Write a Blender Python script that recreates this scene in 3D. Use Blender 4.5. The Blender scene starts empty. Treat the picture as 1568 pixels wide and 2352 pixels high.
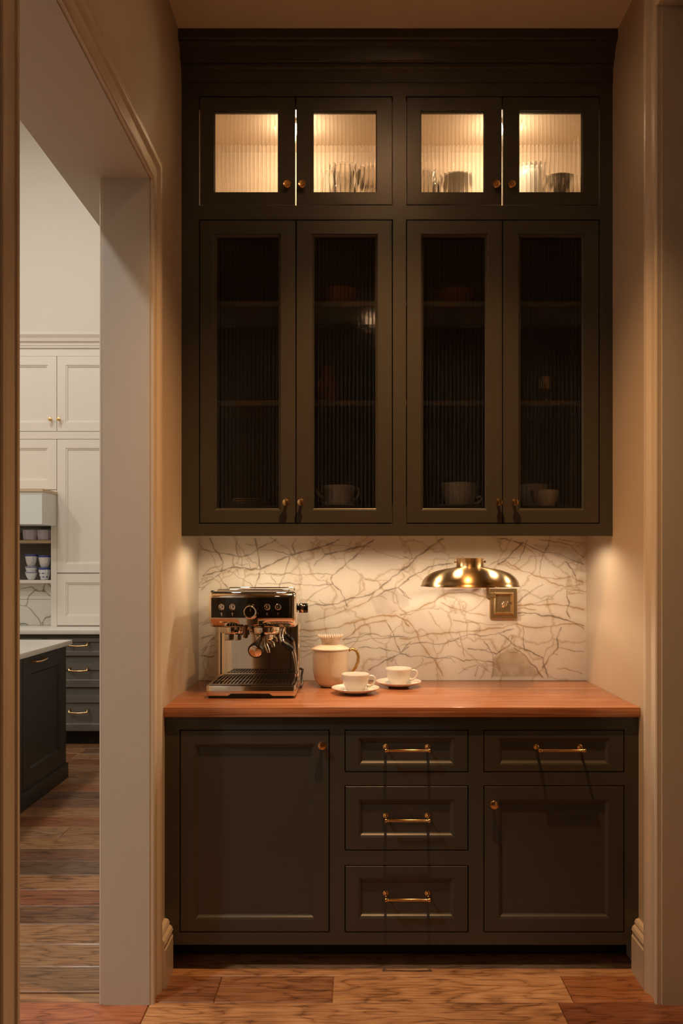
import bpy, bmesh, math, random
import numpy as np
from mathutils import Vector, Matrix

random.seed(7)
sc = bpy.context.scene
COL = sc.collection

# ------------------------------------------------------------------ camera
F, U0, V0, ZC = 1795.0, 806.0, 1294.0, 1.408      # focal (px), vanishing point (px), eye height (m)
cam_d = bpy.data.cameras.new('camera')
cam = bpy.data.objects.new('camera', cam_d)
COL.objects.link(cam)
cam.location = (0, 0, ZC)
cam.rotation_euler = (math.pi / 2, 0, 0)
cam_d.sensor_fit = 'HORIZONTAL'
cam_d.sensor_width = 36
cam_d.lens = F / 1568 * 36
cam_d.shift_x = -(U0 - 784) / 1568
cam_d.shift_y = (V0 - 1176) / 1568
cam_d.clip_start = 0.02
sc.camera = cam

# ------------------------------------------------------------------ view, world
sc.view_settings.view_transform = 'Standard'
sc.view_settings.look = 'None'
sc.view_settings.gamma = 1
sc.view_settings.use_curve_mapping = False
sc.view_settings.exposure = 0.0
sc.cycles.use_denoising = True
sc.cycles.sample_clamp_indirect = 5
sc.cycles.max_bounces = 8
sc.cycles.use_adaptive_sampling = True
sc.cycles.adaptive_threshold = .025
sc.cycles.transparent_max_bounces = 16
w = bpy.data.worlds.new('world')
sc.world = w
w.use_nodes = True
w.node_tree.nodes['Background'].inputs[0].default_value = (1, .8, .6, 1)
w.node_tree.nodes['Background'].inputs[1].default_value = 0.01

WARM = (1.0, 0.52, 0.20)
WARM2 = (1.0, 0.78, 0.53)
KITCH = (1.0, 0.97, 0.92)
P_DOWN, P_FILL, P_UNDER, P_LAMP, P_PUCK, P_KITCHEN = 200, .8, 4.1, 4.8, 3.0, 29


def light(name, kind, loc, power, color, parent=None, rot=(0, 0, 0), **kw):
    d = bpy.data.lights.new(name, kind)
    d.energy = power
    d.color = color
    for k, v in kw.items():
        setattr(d, k, v)
    o = bpy.data.objects.new(name, d)
    COL.objects.link(o)
    o.location = loc
    o.rotation_euler = rot
    if parent:
        o.parent = parent
        o.matrix_parent_inverse = Matrix.Translation(-Vector(parent.location))
    return o


# ------------------------------------------------------------------ helpers
def W(u, v, D):
    return Vector(((u - U0) * D / F, D, ZC - (v - V0) * D / F))


def wx(u, D):
    return (u - U0) * D / F


def wz(v, D):
    return ZC - (v - V0) * D / F


class MB:
    def __init__(s):
        s.v, s.f, s.m = [], [], []
        s.mi = 0

    def add(s, vs, fs):
        o = len(s.v)
        s.v += [tuple(p) for p in vs]
        s.f += [tuple(i + o for i in f) for f in fs]
        s.m += [s.mi] * len(fs)
        return s

    def box(s, x0, x1, y0, y1, z0, z1):
        vs = [(x, y, z) for x in (x0, x1) for y in (y0, y1) for z in (z0, z1)]
        return s.add(vs, [(0, 1, 3, 2), (4, 6, 7, 5), (0, 4, 5, 1), (2, 3, 7, 6), (0, 2, 6, 4), (1, 5, 7, 3)])

    def rings(s, rl, cap0=False, cap1=False):
        """rectangles (x0,x1,z0,z1,y) lofted one after another, facing the room"""
        vs, fs = [], []
        for (x0, x1, z0, z1, y) in rl:
            vs += [(x0, y, z0), (x1, y, z0), (x1, y, z1), (x0, y, z1)]
        for i in range(len(rl) - 1):
            a, b = 4 * i, 4 * i + 4
            for j in range(4):
                k = (j + 1) % 4
                fs.append((a + j, a + k, b + k, b + j))
        if cap0:
            fs.append((0, 1, 2, 3))
        if cap1:
            n = 4 * (len(rl) - 1)
            fs.append((n, n + 1, n + 2, n + 3))
        return s.add(vs, fs)

    def loops(s, ls, closed=True, cap0=False, cap1=False):
        n = len(ls[0])
        vs = [p for l in ls for p in l]
        fs = []
        for i in range(len(ls) - 1):
            for j in range(n if closed else n - 1):
                k = (j + 1) % n
                fs.append((i * n + j, i * n + k, (i + 1) * n + k, (i + 1) * n + j))
        if cap0:
            fs.append(tuple(range(n)))
        if cap1:
            fs.append(tuple(range((len(ls) - 1) * n, len(ls) * n)))
        return s.add(vs, fs)

    def lathe(s, prof, c=(0, 0, 0), axis='z', n=32, ripple=None):
        ls = []
        for i, (r, h) in enumerate(prof):
            l = []
            for j in range(n):
                a = 2 * math.pi * j / n
                rr, hh = r, h
                if ripple:
                    rr, hh = ripple(i, j, r, h)
                x, y = rr * math.cos(a), rr * math.sin(a)
                p = {'z': (x, y, hh), 'y': (x, hh, y), 'x': (hh, x, y)}[axis]
                l.append((c[0] + p[0], c[1] + p[1], c[2] + p[2]))
            ls.append(l)
        return s.loops(ls, True, prof[0][0] > 1e-6, prof[-1][0] > 1e-6)

    def tube(s, pts, r, n=12, cap=True, squash=None):
        pts = [Vector(p) for p in pts]
        rs = r if isinstance(r, (list, tuple)) else [r] * len(pts)
        ls = []
        up = Vector((0.013, 0.021, 1)).normalized()
        N = None
        for i, p in enumerate(pts):
            t = (pts[min(i + 1, len(pts) - 1)] - pts[max(i - 1, 0)]).normalized()
            if N is None:
                N = up - t * up.dot(t)
                if N.length < .1:
                    N = Vector((1, 0, 0)) - t * t.x
            else:
                N = N - t * N.dot(t)
            N.normalize()
            Bn = t.cross(N)
            sq = squash or (1, 1)
            ls.append([tuple(p + (N * math.cos(a) * sq[0] + Bn * math.sin(a) * sq[1]) * rs[i]) for a in
                       [2 * math.pi * j / n for j in range(n)]])
        return s.loops(ls, True, cap, cap)

    def prism(s, poly, axis, a0, a1):
        """2-D polygon extruded; axis 'x': poly=(y,z); 'y': (x,z); 'z': (x,y)"""
        mk = {'x': lambda p, a: (a, p[0], p[1]), 'y': lambda p, a: (p[0], a, p[1]), 'z': lambda p, a: (p[0], p[1], a)}[axis]
        return s.loops([[mk(p, a0) for p in poly], [mk(p, a1) for p in poly]], True, True, True)

    def build(s, name, mat, parent=None, smooth=None, bevel=None, kind=None, loc=None):
        me = bpy.data.meshes.new(name)
        bm = bmesh.new()
        bv = [bm.verts.new(p) for p in s.v]
        for f, mi in zip(s.f, s.m):
            try:
                fc = bm.faces.new([bv[i] for i in f])
                fc.material_index = mi
            except ValueError:
                pass
        bmesh.ops.remove_doubles(bm, verts=bm.verts, dist=1e-6)
        bmesh.ops.recalc_face_normals(bm, faces=bm.faces)
        if bevel:
            es = [e for e in bm.edges if len(e.link_faces) == 2 and e.calc_face_angle(0) > .5]
            bmesh.ops.bevel(bm, geom=es, offset=bevel[0], segments=bevel[1], affect='EDGES', profile=.5, clamp_overlap=True)
        bm.to_mesh(me)
        bm.free()
        mats = mat if isinstance(mat, (list, tuple)) else [mat]
        for m in mats:
            me.materials.append(M[m])
        if smooth is None and bevel:
            smooth = 40
        if smooth:
            for p in me.polygons:
                p.use_smooth = True
            me.set_sharp_from_angle(angle=math.radians(smooth))
        o = bpy.data.objects.new(name, me)
        COL.objects.link(o)
        if loc:
            o.location = loc
        if parent:
            o.parent = parent
            if not parent.get('local'):
                o.matrix_parent_inverse = Matrix.Translation(-Vector(parent.location)) if parent.type == 'EMPTY' else Matrix()
        if kind:
            o['kind'] = kind
        return o


def thing(name, label, cat, loc, group=None, local=False):
    o = bpy.data.objects.new(name, None)
    COL.objects.link(o)
    o.location = loc
    o.empty_display_size = .05
    tag(o, label, cat, group)
    if local:
        o['local'] = 1
    return o


def tag(o, label, cat, group=None):
    o['label'] = label
    o['category'] = cat
    if group:
        o['group'] = group
    return o


def copy_tree(o, parent=None):
    c = o.copy()
    COL.objects.link(c)
    c.parent = parent
    for ch in list(o.children):
        copy_tree(ch, c)
    return c


def struct(name, mb, mat, **kw):
    return mb.build(name, mat, kind='structure', **kw)


def rrect(x0, x1, y0, y1, r, n=5):
    pts = []
    for cx, cy, a0 in ((x1 - r, y1 - r, 0), (x0 + r, y1 - r, 90), (x0 + r, y0 + r, 180), (x1 - r, y0 + r, 270)):
        for i in range(n + 1):
            a = math.radians(a0 + 90 * i / n)
            pts.append((cx + r * math.cos(a), cy + r * math.sin(a)))
    return pts


# ------------------------------------------------------------------ materials
M = {}


def mat(name, col=(.5, .5, .5), rough=.5, metal=0, spec=.5, bump=None, var=None, emit=None, coat=0, trans=0, ior=1.45, sss=0):
    m = bpy.data.materials.new(name)
    m.use_nodes = True
    nt = m.node_tree
    b = nt.nodes['Principled BSDF']
    b.inputs['Base Color'].default_value = (*col, 1)
    b.inputs['Roughness'].default_value = rough
    b.inputs['Metallic'].default_value = metal
    b.inputs['Specular IOR Level'].default_value = spec
    b.inputs['Coat Weight'].default_value = coat
    b.inputs['Coat Roughness'].default_value = .05
    b.inputs['Transmission Weight'].default_value = trans
    b.inputs['IOR'].default_value = ior
    if emit:
        b.inputs['Emission Color'].default_value = (*emit[0], 1)
        b.inputs['Emission Strength'].default_value = emit[1]
    tc = nt.nodes.new('ShaderNodeTexCoord')
    if bump:
        n = nt.nodes.new('ShaderNodeTexNoise')
        n.inputs['Scale'].default_value = bump[0]
        n.inputs['Detail'].default_value = 4
        nt.links.new(tc.outputs['Object'], n.inputs['Vector'])
        bp = nt.nodes.new('ShaderNodeBump')
        bp.inputs['Strength'].default_value = bump[1]
        bp.inputs['Distance'].default_value = .002
        nt.links.new(n.outputs[0], bp.inputs['Height'])
        nt.links.new(bp.outputs[0], b.inputs['Normal'])
    if var:
        n = nt.nodes.new('ShaderNodeTexNoise')
        n.inputs['Scale'].default_value = var[0]
        n.inputs['Detail'].default_value = 3
        nt.links.new(tc.outputs['Object'], n.inputs['Vector'])
        mx = nt.nodes.new('ShaderNodeMix')
        mx.data_type = 'RGBA'
        mx.inputs[6].default_value = (*[c * (1 - var[1]) for c in col], 1)
        mx.inputs[7].default_value = (*[min(1, c * (1 + var[1])) for c in col], 1)
        nt.links.new(n.outputs[0], mx.inputs[0])
        nt.links.new(mx.outputs[2], b.inputs['Base Color'])
    M[name] = m
    return m


mat('wall_paint', (.57, .475, .365), .55, spec=.3, bump=(260, .06), var=(3, .02))
mat('ceiling_paint', (.90, .78, .62), .7, spec=.2, bump=(200, .05))
mat('trim_paint', (.68, .59, .485), .35, spec=.4, var=(4, .015))
mat('jamb_paint', (.60, .56, .50), .4, spec=.4, bump=(420, .12))
mat('kitchen_paint', (.76, .71, .63), .6, spec=.25)
mat('kitchen_white', (.78, .71, .62), .35, spec=.4)
mat('cabinet_paint', (.054, .049, .038), .36, spec=.5, bump=(300, .03), var=(2.5, .08))
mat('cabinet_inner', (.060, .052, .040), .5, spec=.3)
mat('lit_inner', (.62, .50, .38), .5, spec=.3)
mat('shelf_wood', (.20, .14, .09), .45, var=(30, .2))
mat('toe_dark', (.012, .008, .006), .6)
mat('brass', (.78, .50, .22), .22, metal=1, var=(40, .06))
mat('brass_lamp', (.48, .33, .17), .30, metal=1, var=(20, .08))
_nt = M['brass_lamp'].node_tree
_b = _nt.nodes['Principled BSDF']
_b.inputs['Anisotropic'].default_value = .8
_b.inputs['Anisotropic Rotation'].default_value = .25
_tg = _nt.nodes.new('ShaderNodeTangent')
_tg.direction_type = 'RADIAL'
_tg.axis = 'Z'
_nt.links.new(_tg.outputs[0], _b.inputs['Tangent'])
mat('brass_plate', (.62, .45, .24), .34, metal=1, var=(60, .1))
mat('brass_dark', (.20, .12, .05), .35, metal=1)
mat('chrome', (.80, .76, .70), .05, metal=1)
mat('chrome_brushed', (.60, .56, .50), .16, metal=1)
mat('black_plastic', (.010, .009, .008), .25, spec=.5)
mat('black_gloss', (.008, .007, .006), .07, spec=.6)
mat('dark_gap', (.004, .003, .003), .8)
mat('porcelain', (.78, .73, .66), .12, spec=.5, coat=.3)
mat('porcelain_cream', (.74, .60, .46), .10, spec=.6, coat=.8)
mat('gold_glaze', (.55, .36, .12), .2, metal=.8)
mat('paper', (.85, .82, .78), .35)
mat('amber', (.30, .09, .02), .12, spec=.6)
mat('clear_ware', (.80, .70, .58), .08, spec=.8)
mat('gold_trim', (.60, .45, .20), .25, metal=1)
mat('drawer_grey', (.150, .130, .105), .4, spec=.4)
mat('island_dark', (.022, .019, .014), .4, spec=.4)
mat('quartz', (.74, .70, .62), .25, spec=.5, var=(14, .08))
mat('hood_white', (.70, .70, .66), .4)
mat('pale_wood', (.60, .44, .27), .5, var=(25, .1))
mat('cup_white', (.80, .79, .78), .2)
mat('cup_blue', (.05, .07, .30), .25)
mat('cup_lilac', (.72, .66, .76), .25)
mat('bulb', (1, .8, .6), .4, emit=((1, .66, .36), 14))
mat('led', (1, .8, .6), .4, emit=((1, .74, .46), 90))
mat('kled', (1, .9, .8), .4, emit=((1, .84, .68), 6))


def ramp(nt, stops):
    r = nt.nodes.new('ShaderNodeValToRGB')
    e = r.color_ramp.elements
    while len(e) < len(stops):
        e.new(.5)
    for i, (p, c) in enumerate(stops):
        e[i].position = p
        e[i].color = (*c, 1)
    return r


def wood(name, scale, colors, rough, ring=26, tint=False, coat=0., bumpy=.25, streak=1.0, rc=.12, lines=False):
    """long-grain wood, grain along X"""
    m = bpy.data.materials.new(name)
    m.use_nodes = True
    nt = m.node_tree
    L = nt.links.new
    b = nt.nodes['Principled BSDF']
    tc = nt.nodes.new('ShaderNodeTexCoord')
    oi = nt.nodes.new('ShaderNodeObjectInfo')
    off = nt.nodes.new('ShaderNodeVectorMath')
    off.operation = 'MULTIPLY_ADD'
    off.inputs[1].default_value = (37, 21, 11)
    L(oi.outputs['Random'], off.inputs[0])
    L(tc.outputs['Object'], off.inputs[2])
    mp = nt.nodes.new('ShaderNodeMapping')
    mp.inputs['Scale'].default_value = scale
    L(off.outputs[0], mp.inputs['Vector'])
    n1 = nt.nodes.new('ShaderNodeTexNoise')
    n1.inputs['Scale'].default_value = 1
    n1.inputs['Detail'].default_value = 3
    n1.inputs['Roughness'].default_value = .45
    L(mp.outputs[0], n1.inputs['Vector'])
    mu = nt.nodes.new('ShaderNodeMath')
    mu.operation = 'MULTIPLY'
    mu.inputs[1].default_value = ring
    L(n1.outputs[0], mu.inputs[0])
    sn = nt.nodes.new('ShaderNodeMath')
    sn.operation = 'SINE'
    L(mu.outputs[0], sn.inputs[0])
    if lines:      # thin dark growth lines instead of soft bands
        ab = nt.nodes.new('ShaderNodeMath')
        ab.operation = 'ABSOLUTE'
        L(sn.outputs[0], ab.inputs[0])
        pw = nt.nodes.new('ShaderNodeMath')
        pw.operation = 'POWER'
        pw.inputs[1].default_value = .45
        L(ab.outputs[0], pw.inputs[0])
        sn = nt.nodes.new('ShaderNodeMath')
        sn.operation = 'SUBTRACT'
        sn.inputs[1].default_value = .8
        L(pw.outputs[0], sn.inputs[0])
    # fine streaks
    mp2 = nt.nodes.new('ShaderNodeMapping')
    mp2.inputs['Scale'].default_value = (scale[0] * 3.5, scale[1] * 14, scale[2] * 14)
    L(off.outputs[0], mp2.inputs['Vector'])
    n2 = nt.nodes.new('ShaderNodeTexNoise')
    n2.inputs['Scale'].default_value = 1
    n2.inputs['Detail'].default_value = 5
    L(mp2.outputs[0], n2.inputs['Vector'])
    # large tone
    n3 = nt.nodes.new('ShaderNodeTexNoise')
    n3.inputs['Scale'].default_value = 2.2
    L(off.outputs[0], n3.inputs['Vector'])
    a1 = nt.nodes.new('ShaderNodeMath')
    a1.operation = 'MULTIPLY_ADD'
    a1.inputs[1].default_value = rc
    L(sn.outputs[0], a1.inputs[0])
    L(n2.outputs[0], a1.inputs[2])
    a2 = nt.nodes.new('ShaderNodeMath')
    a2.operation = 'MULTIPLY_ADD'
    a2.inputs[1].default_value = .5 * streak
    L(n3.outputs[0], a2.inputs[0])
    L(a1.outputs[0], a2.inputs[2])
    r = ramp(nt, [(.42, colors[0]), (.72, colors[1]), (1.0, colors[2])])
    L(a2.outputs[0], r.inputs[0])
    out = r.outputs[0]
    if tint:
        mx = nt.nodes.new('ShaderNodeMix')
        mx.data_type = 'RGBA'
        mx.blend_type = 'MULTIPLY'
        mx.inputs[0].default_value = 1
        L(out, mx.inputs[6])
        L(oi.outputs['Color'], mx.inputs[7])
        out = mx.outputs[2]
    L(out, b.inputs['Base Color'])
    b.inputs['Roughness'].default_value = rough
    b.inputs['Coat Weight'].default_value = coat
    b.inputs['Coat Roughness'].default_value = .12
    bp = nt.nodes.new('ShaderNodeBump')
    bp.inputs['Strength'].default_value = bumpy
    bp.inputs['Distance'].default_value = .001
    L(a1.outputs[0], bp.inputs['Height'])
    L(bp.outputs[0], b.inputs['Normal'])
    M[name] = m


wood('plank_wood', (2.6, 10, 10), [(.15, .080, .045), (.40, .235, .13), (.56, .37, .23)], .40, ring=26, tint=True, coat=.08, rc=.34, lines=True)
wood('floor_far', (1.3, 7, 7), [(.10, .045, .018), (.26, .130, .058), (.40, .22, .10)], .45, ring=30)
wood('counter_wood', (1.0, 16, 16), [(.24, .080, .032), (.46, .180, .078), (.62, .32, .16)], .26, ring=9, coat=.25, bumpy=.1)


def marble_attr():
    m = bpy.data.materials.new('marble')
    m.use_nodes = True
    nt = m.node_tree
    L = nt.links.new
    b = nt.nodes['Principled BSDF']
    at = nt.nodes.new('ShaderNodeAttribute')
    at.attribute_name = 'vein'
    tc = nt.nodes.new('ShaderNodeTexCoord')
    n = nt.nodes.new('ShaderNodeTexNoise')
    n.inputs['Scale'].default_value = 6
    n.inputs['Detail'].default_value = 6
    L(tc.outputs['Object'], n.inputs['Vector'])
    # faint background network
    wv = nt.nodes.new('ShaderNodeVectorMath')
    wv.operation = 'MULTIPLY_ADD'
    wv.inputs[1].default_value = (.22, .22, .22)
    L(n.outputs['Color'], wv.inputs[0])
    L(tc.outputs['Object'], wv.inputs[2])
    vo = nt.nodes.new('ShaderNodeTexVoronoi')
    vo.feature = 'DISTANCE_TO_EDGE'
    vo.inputs['Scale'].default_value = 6
    L(wv.outputs[0], vo.inputs['Vector'])
    r1 = ramp(nt, [(0.0, (.64, .56, .47)), (.018, (.88, .84, .79)), (.05, (1, 1, 1))])
    L(vo.outputs['Distance'], r1.inputs[0])
    r2 = ramp(nt, [(.3, (.90, .87, .84)), (.62, (1, 1, 1))])
    L(n.outputs[0], r2.inputs[0])
    cur = at.outputs['Color']
    for r in (r1, r2):
        mx = nt.nodes.new('ShaderNodeMix')
        mx.data_type = 'RGBA'
        mx.blend_type = 'MULTIPLY'
        mx.inputs[0].default_value = .8
        L(cur, mx.inputs[6])
        L(r.outputs[0], mx.inputs[7])
        cur = mx.outputs[2]
    L(cur, b.inputs['Base Color'])
    b.inputs['Roughness'].default_value = .28
    b.inputs['Specular IOR Level'].default_value = .5
    M['marble'] = m


def marble_far():
    m = bpy.data.materials.new('marble_far')
    m.use_nodes = True
    nt = m.node_tree
    L = nt.links.new
    b = nt.nodes['Principled BSDF']
    tc = nt.nodes.new('ShaderNodeTexCoord')
    n = nt.nodes.new('ShaderNodeTexNoise')
    n.inputs['Scale'].default_value = 3
    L(tc.outputs['Object'], n.inputs['Vector'])
    wv = nt.nodes.new('ShaderNodeVectorMath')
    wv.operation = 'MULTIPLY_ADD'
    wv.inputs[1].default_value = (.4, .4, .4)
    L(n.outputs['Color'], wv.inputs[0])
    L(tc.outputs['Object'], wv.inputs[2])
    vo = nt.nodes.new('ShaderNodeTexVoronoi')
    vo.feature = 'DISTANCE_TO_EDGE'
    vo.inputs['Scale'].default_value = 5
    L(wv.outputs[0], vo.inputs['Vector'])
    r1 = ramp(nt, [(0.0, (.16, .14, .11)), (.022, (.60, .58, .50)), (.07, (.70, .68, .60))])
    L(vo.outputs['Distance'], r1.inputs[0])
    L(r1.outputs[0], b.inputs['Base Color'])
    b.inputs['Roughness'].default_value = .25
    M['marble_far'] = m


def reeded(name, tfac, ior, rough):
    m = bpy.data.materials.new(name)
    m.use_nodes = True
    nt = m.node_tree
    L = nt.links.new
    nt.nodes.remove(nt.nodes['Principled BSDF'])
    out = nt.nodes['Material Output']
    tr = nt.nodes.new('ShaderNodeBsdfTransparent')
    tr.inputs[0].default_value = (.95, .94, .91, 1)
    rf = nt.nodes.new('ShaderNodeBsdfRefraction')
    rf.inputs['Color'].default_value = (.97, .95, .92, 1)
    rf.inputs['IOR'].default_value = ior
    rf.inputs['Roughness'].default_value = rough
    mx = nt.nodes.new('ShaderNodeMixShader')
    mx.inputs[0].default_value = 1 - tfac
    L(tr.outputs[0], mx.inputs[1])
    L(rf.outputs[0], mx.inputs[2])
    gl = nt.nodes.new('ShaderNodeBsdfGlossy')
    gl.inputs['Roughness'].default_value = .08
    fr = nt.nodes.new('ShaderNodeFresnel')
    fr.inputs['IOR'].default_value = 1.5
    m2 = nt.nodes.new('ShaderNodeMixShader')
    L(fr.outputs[0], m2.inputs[0])
    L(mx.outputs[0], m2.inputs[1])
    L(gl.outputs[0], m2.inputs[2])
    L(m2.outputs[0], out.inputs[0])
    M[name] = m


marble_attr()
marble_far()
reeded('reeded_glass', .34, 1.17, .015)
reeded('reeded_glass_clear', .78, 1.17, .015)
reeded('pane_back', .97, 1.02, .0)
reeded('glassware', .75, 1.25, .02)

# ================================================================== THE ROOM
XL, XR = -.643, .992            # side walls of the niche
YB = 3.31                       # back wall
YU, YC = 2.965, 2.905           # wall cabinet face, crown front
YT, YF = 2.68, 2.697            # worktop front, base cabinet face
ZT, ZCEIL = .914, 3.397
YJ, YN = 2.49, 1.49             # far and near jamb of the side openings
ZH, ZHR = 2.634, 3.186          # opening heads
XLK, XRK = -.785, 1.125         # far faces of the side walls
YBK = -2.6                      # wall behind the camera
KX0, KX1, KY0, KY1, KZ = -5.4, XLK, -1.6, 6.75, 5.3   # kitchen

floor = struct('floor', MB().box(KX0, 2.6, YBK, KY1, -.06, -.006), 'floor_far')

# planks -------------------------------------------------------------
TONES = [(1.0, .92, .80), (.72, .58, .50), (1.15, 1.0, .82), (.60, .52, .46), (.95, .62, .48), (.80, .74, .64), (1.2, 1.05, .9), (.68, .46, .36)]


def plank(x0, x1, y0, y1, tone):
    g = .0013
    mb = MB().rings([(0, 0, 0, 0, 0)][:0])
    b = .0022
    lo = [(x0 + g, y0 + g, -.012), (x1 - g, y0 + g, -.012), (x1 - g, y1 - g, -.012), (x0 + g, y1 - g, -.012)]
    mi = [(p[0], p[1], -b) for p in lo]
    hi = [(x0 + g + b, y0 + g + b, 0), (x1 - g - b, y0 + g + b, 0), (x1 - g - b, y1 - g - b, 0), (x0 + g + b, y1 - g - b, 0)]
    mb.loops([lo, mi, hi], True, False, True)
    o = mb.build('plank', 'plank_wood', floor)
    o.color = (*tone, 1)
    return o


rw = .161
PINE, RED, DRK, MID, GREY, LGT = (1.25, 1.10, .90), (.78, .46, .36), (.62, .46, .38), (.95, .80, .66), (.62, .58, .52), (1.1, .95, .78)
# in front of the base cabinet: (row start y, [(x0,x1,tone)...])
known = {
    2.668: [(XL, XR, LGT)],
    2.507: [(XLK, -.44, DRK), (-.44, -.06, (.75, .58, .46)), (-.06, .715, PINE), (.715, XRK, (.85, .58, .42))],
    2.346: [(-1.3, -.645, RED), (-.645, .665, (1.08, .92, .72)), (.665, 1.7, (.52, .32, .25))],
    2.185: [(-1.3, -.2, MID), (-.2, .95, RED), (.95, 1.9, MID)],
}
for y0, ps in known.items():
    for x0, x1, t in ps:
        plank(x0, x1, y0, y0 + rw, t)
y = 2.185 - rw
i = 0
while y > 1.2:
    x = -1.3 + random.uniform(-.5, 0)
    x = max(x, -1.3)
    while x < 1.6:
        l = random.uniform(.7, 1.3)
        plank(x, min(x + l, 1.9), y, y + rw, random.choice(TONES))
        x += l
    y -= rw
# kitchen rows
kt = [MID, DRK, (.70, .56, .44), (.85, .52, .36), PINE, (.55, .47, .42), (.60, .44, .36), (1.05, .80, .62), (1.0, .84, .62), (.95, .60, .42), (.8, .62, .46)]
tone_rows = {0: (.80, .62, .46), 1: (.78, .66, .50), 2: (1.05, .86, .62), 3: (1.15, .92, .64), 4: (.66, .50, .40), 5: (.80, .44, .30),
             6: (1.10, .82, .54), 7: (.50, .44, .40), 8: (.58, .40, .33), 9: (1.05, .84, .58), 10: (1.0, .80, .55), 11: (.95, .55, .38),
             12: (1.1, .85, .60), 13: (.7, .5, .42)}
ky0 = 2.568 - rw
r = 0
while ky0 + r * rw < 6.0:
    y0 = ky0 + r * rw
    xe = XLK if y0 < 2.6 and y0 > 1.4 else XLK
    if y0 < 2.50:
        xe = -1.3
    x = xe
    first = True
    while x > -3.4:
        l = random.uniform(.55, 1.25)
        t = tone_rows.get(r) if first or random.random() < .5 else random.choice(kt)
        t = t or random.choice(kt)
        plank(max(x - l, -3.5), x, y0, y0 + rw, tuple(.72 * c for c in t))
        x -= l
        first = False
    r += 1

# walls ----------------------------------------------------------------
struct('wall_back', MB().box(XLK, XRK, YB, YB + .12, 0, ZCEIL), 'wall_paint')
wl = MB()
wl.box(XLK, XL, YJ + .012, YB, 0, ZCEIL)
wl.box(XLK, XL, YN - .012, YJ + .012, ZH + .012, ZCEIL)
wl.box(XLK, XL, YBK, YN - .012, 0, ZCEIL)
struct('wall_left', wl, 'wall_paint')
wr = MB()
wr.box(XR, XRK, YJ + .012, YB, 0, ZCEIL)
wr.box(XR, XRK, YN - .012, YJ + .012, ZHR + .012, ZCEIL)
wr.box(XR, XRK, YBK, YN - .012, 0, ZCEIL)
struct('wall_right', wr, 'wall_paint')
struct('wall_rear', MB().box(KX0, 2.7, YBK - .1, YBK, 0, ZCEIL), 'wall_paint')
struct('wall_far_right', MB().box(2.0, 2.1, YBK, YB, 0, ZCEIL).box(XRK, 2.1, YB, YB + .1, 0, ZCEIL), 'wall_paint')
struct('ceiling', MB().box(XLK, 2.1, YBK, YB + .1, ZCEIL, ZCEIL + .1), 'ceiling_paint')

# jamb linings and casings
struct('trim_1', MB().box(XLK - .004, XL + .001, YJ, YJ + .012, 0, ZH).box(XLK - .004, XL + .001, YN - .012, YN, 0, ZH)
       .box(XLK - .004, XL + .001, YN - .012, YJ + .012, ZH, ZH + .012), 'jamb_paint')
struct('trim_2', MB().box(XR - .001, XRK, YJ, YJ + .012, 0, ZHR).box(XR - .001, XRK, YN - .012, YN, 0, ZHR)
       .box(XR - .001, XRK, YN - .012, YJ + .012, ZHR, ZHR + .012), 'jamb_paint')


def casing(name, x, sgn, prof, zh, yj=YJ, yn=YN):
    """moulded casing round three sides; prof=(distance from the opening, proud of the wall)"""
    ls = []
    for (d, p) in prof:
        X = x + sgn * p
        d = d + .004
        ls.append([(X, yj + d, 0), (X, yj + d, zh + d), (X, yn - d, zh + d), (X, yn - d, 0)])
    mb = MB()
    mb.loops(ls, False)
    return struct(name, mb, 'trim_paint', smooth=25)


def casprof(t):
    return [(0, 0), (0, .55 * t), (.003, .70 * t), (.008, .76 * t), (.013, .70 * t), (.016, .50 * t), (.020, .46 * t), (.048, .56 * t), (.054, .50 * t), (.058, .62 * t),
            (.061, .72 * t), (.066, .86 * t), (.070, .95 * t), (.078, 1.0 * t), (.086, .96 * t), (.089, .84 * t), (.090, 0)]


casing('trim_3', XL, 1, casprof(.021), ZH)
casing('trim_4', XR, -1, casprof(.028), ZHR)
casing('trim_5', XLK, -1, casprof(.026), ZH)


def baseboard(name, x, sgn, y0, y1, t=.024, h=.17, endcap=True):
    prof = [(0, 0), (t, 0), (t, h * .68), (t - .003, h * .70), (t - .003, h * .76), (t, h * .79), (t * .86, h * .85), (t * .55, h * .89), (t * .62, h * .93), (t * .45, h * .98), (.004, h), (0, h)]
    mb = MB()
    # mitred return on the near end
    l0 = [(x + sgn * p, y0 + .0 + (t - p) * 0, z) for p, z in prof]
    l1 = [(x + sgn * p, y1, z) for p, z in prof]
    mb.loops([l0, l1], True, True, True)
    return struct(name, mb, 'trim_paint')


baseboard('baseboard_left', XL, 1, YJ + .094, YF - .002, t=.030, h=.185)
baseboard('baseboard_right', XR, -1, YJ + .096, YF - .002, t=.026, h=.185)
baseboard('baseboard_kitchen', XLK - .0, -1, YJ + .09, 5.9, t=.034, h=.185)
baseboard('baseboard_near', XL, 1, YBK, YN - .095)

# kitchen shell
struct('wall_kitchen_back', MB().box(KX0, 0, KY1, KY1 + .1, 0, KZ), 'kitchen_paint')
struct('wall_kitchen_left', MB().box(KX0 - .1, KX0, YBK, KY1, 0, KZ), 'kitchen_paint')
struct('wall_kitchen_front', MB().box(KX0, XLK, YBK, YBK + .02, ZCEIL, KZ), 'kitchen_paint')
struct('wall_kitchen_right', MB().box(XLK, XLK + .03, YB + .12, KY1, 0, KZ).box(XLK, XLK + .03, YBK, YB + .12, ZCEIL + .1, KZ), 'kitchen_paint')
struct('wall_header', MB().box(-.915, XLK - .004, .4, 5.2, ZH, ZH + 1.2), 'jamb_paint')
struct('ceiling_kitchen', MB().box(KX0, 0, YBK, KY1, KZ, KZ + .1), 'kitchen_paint')

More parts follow.
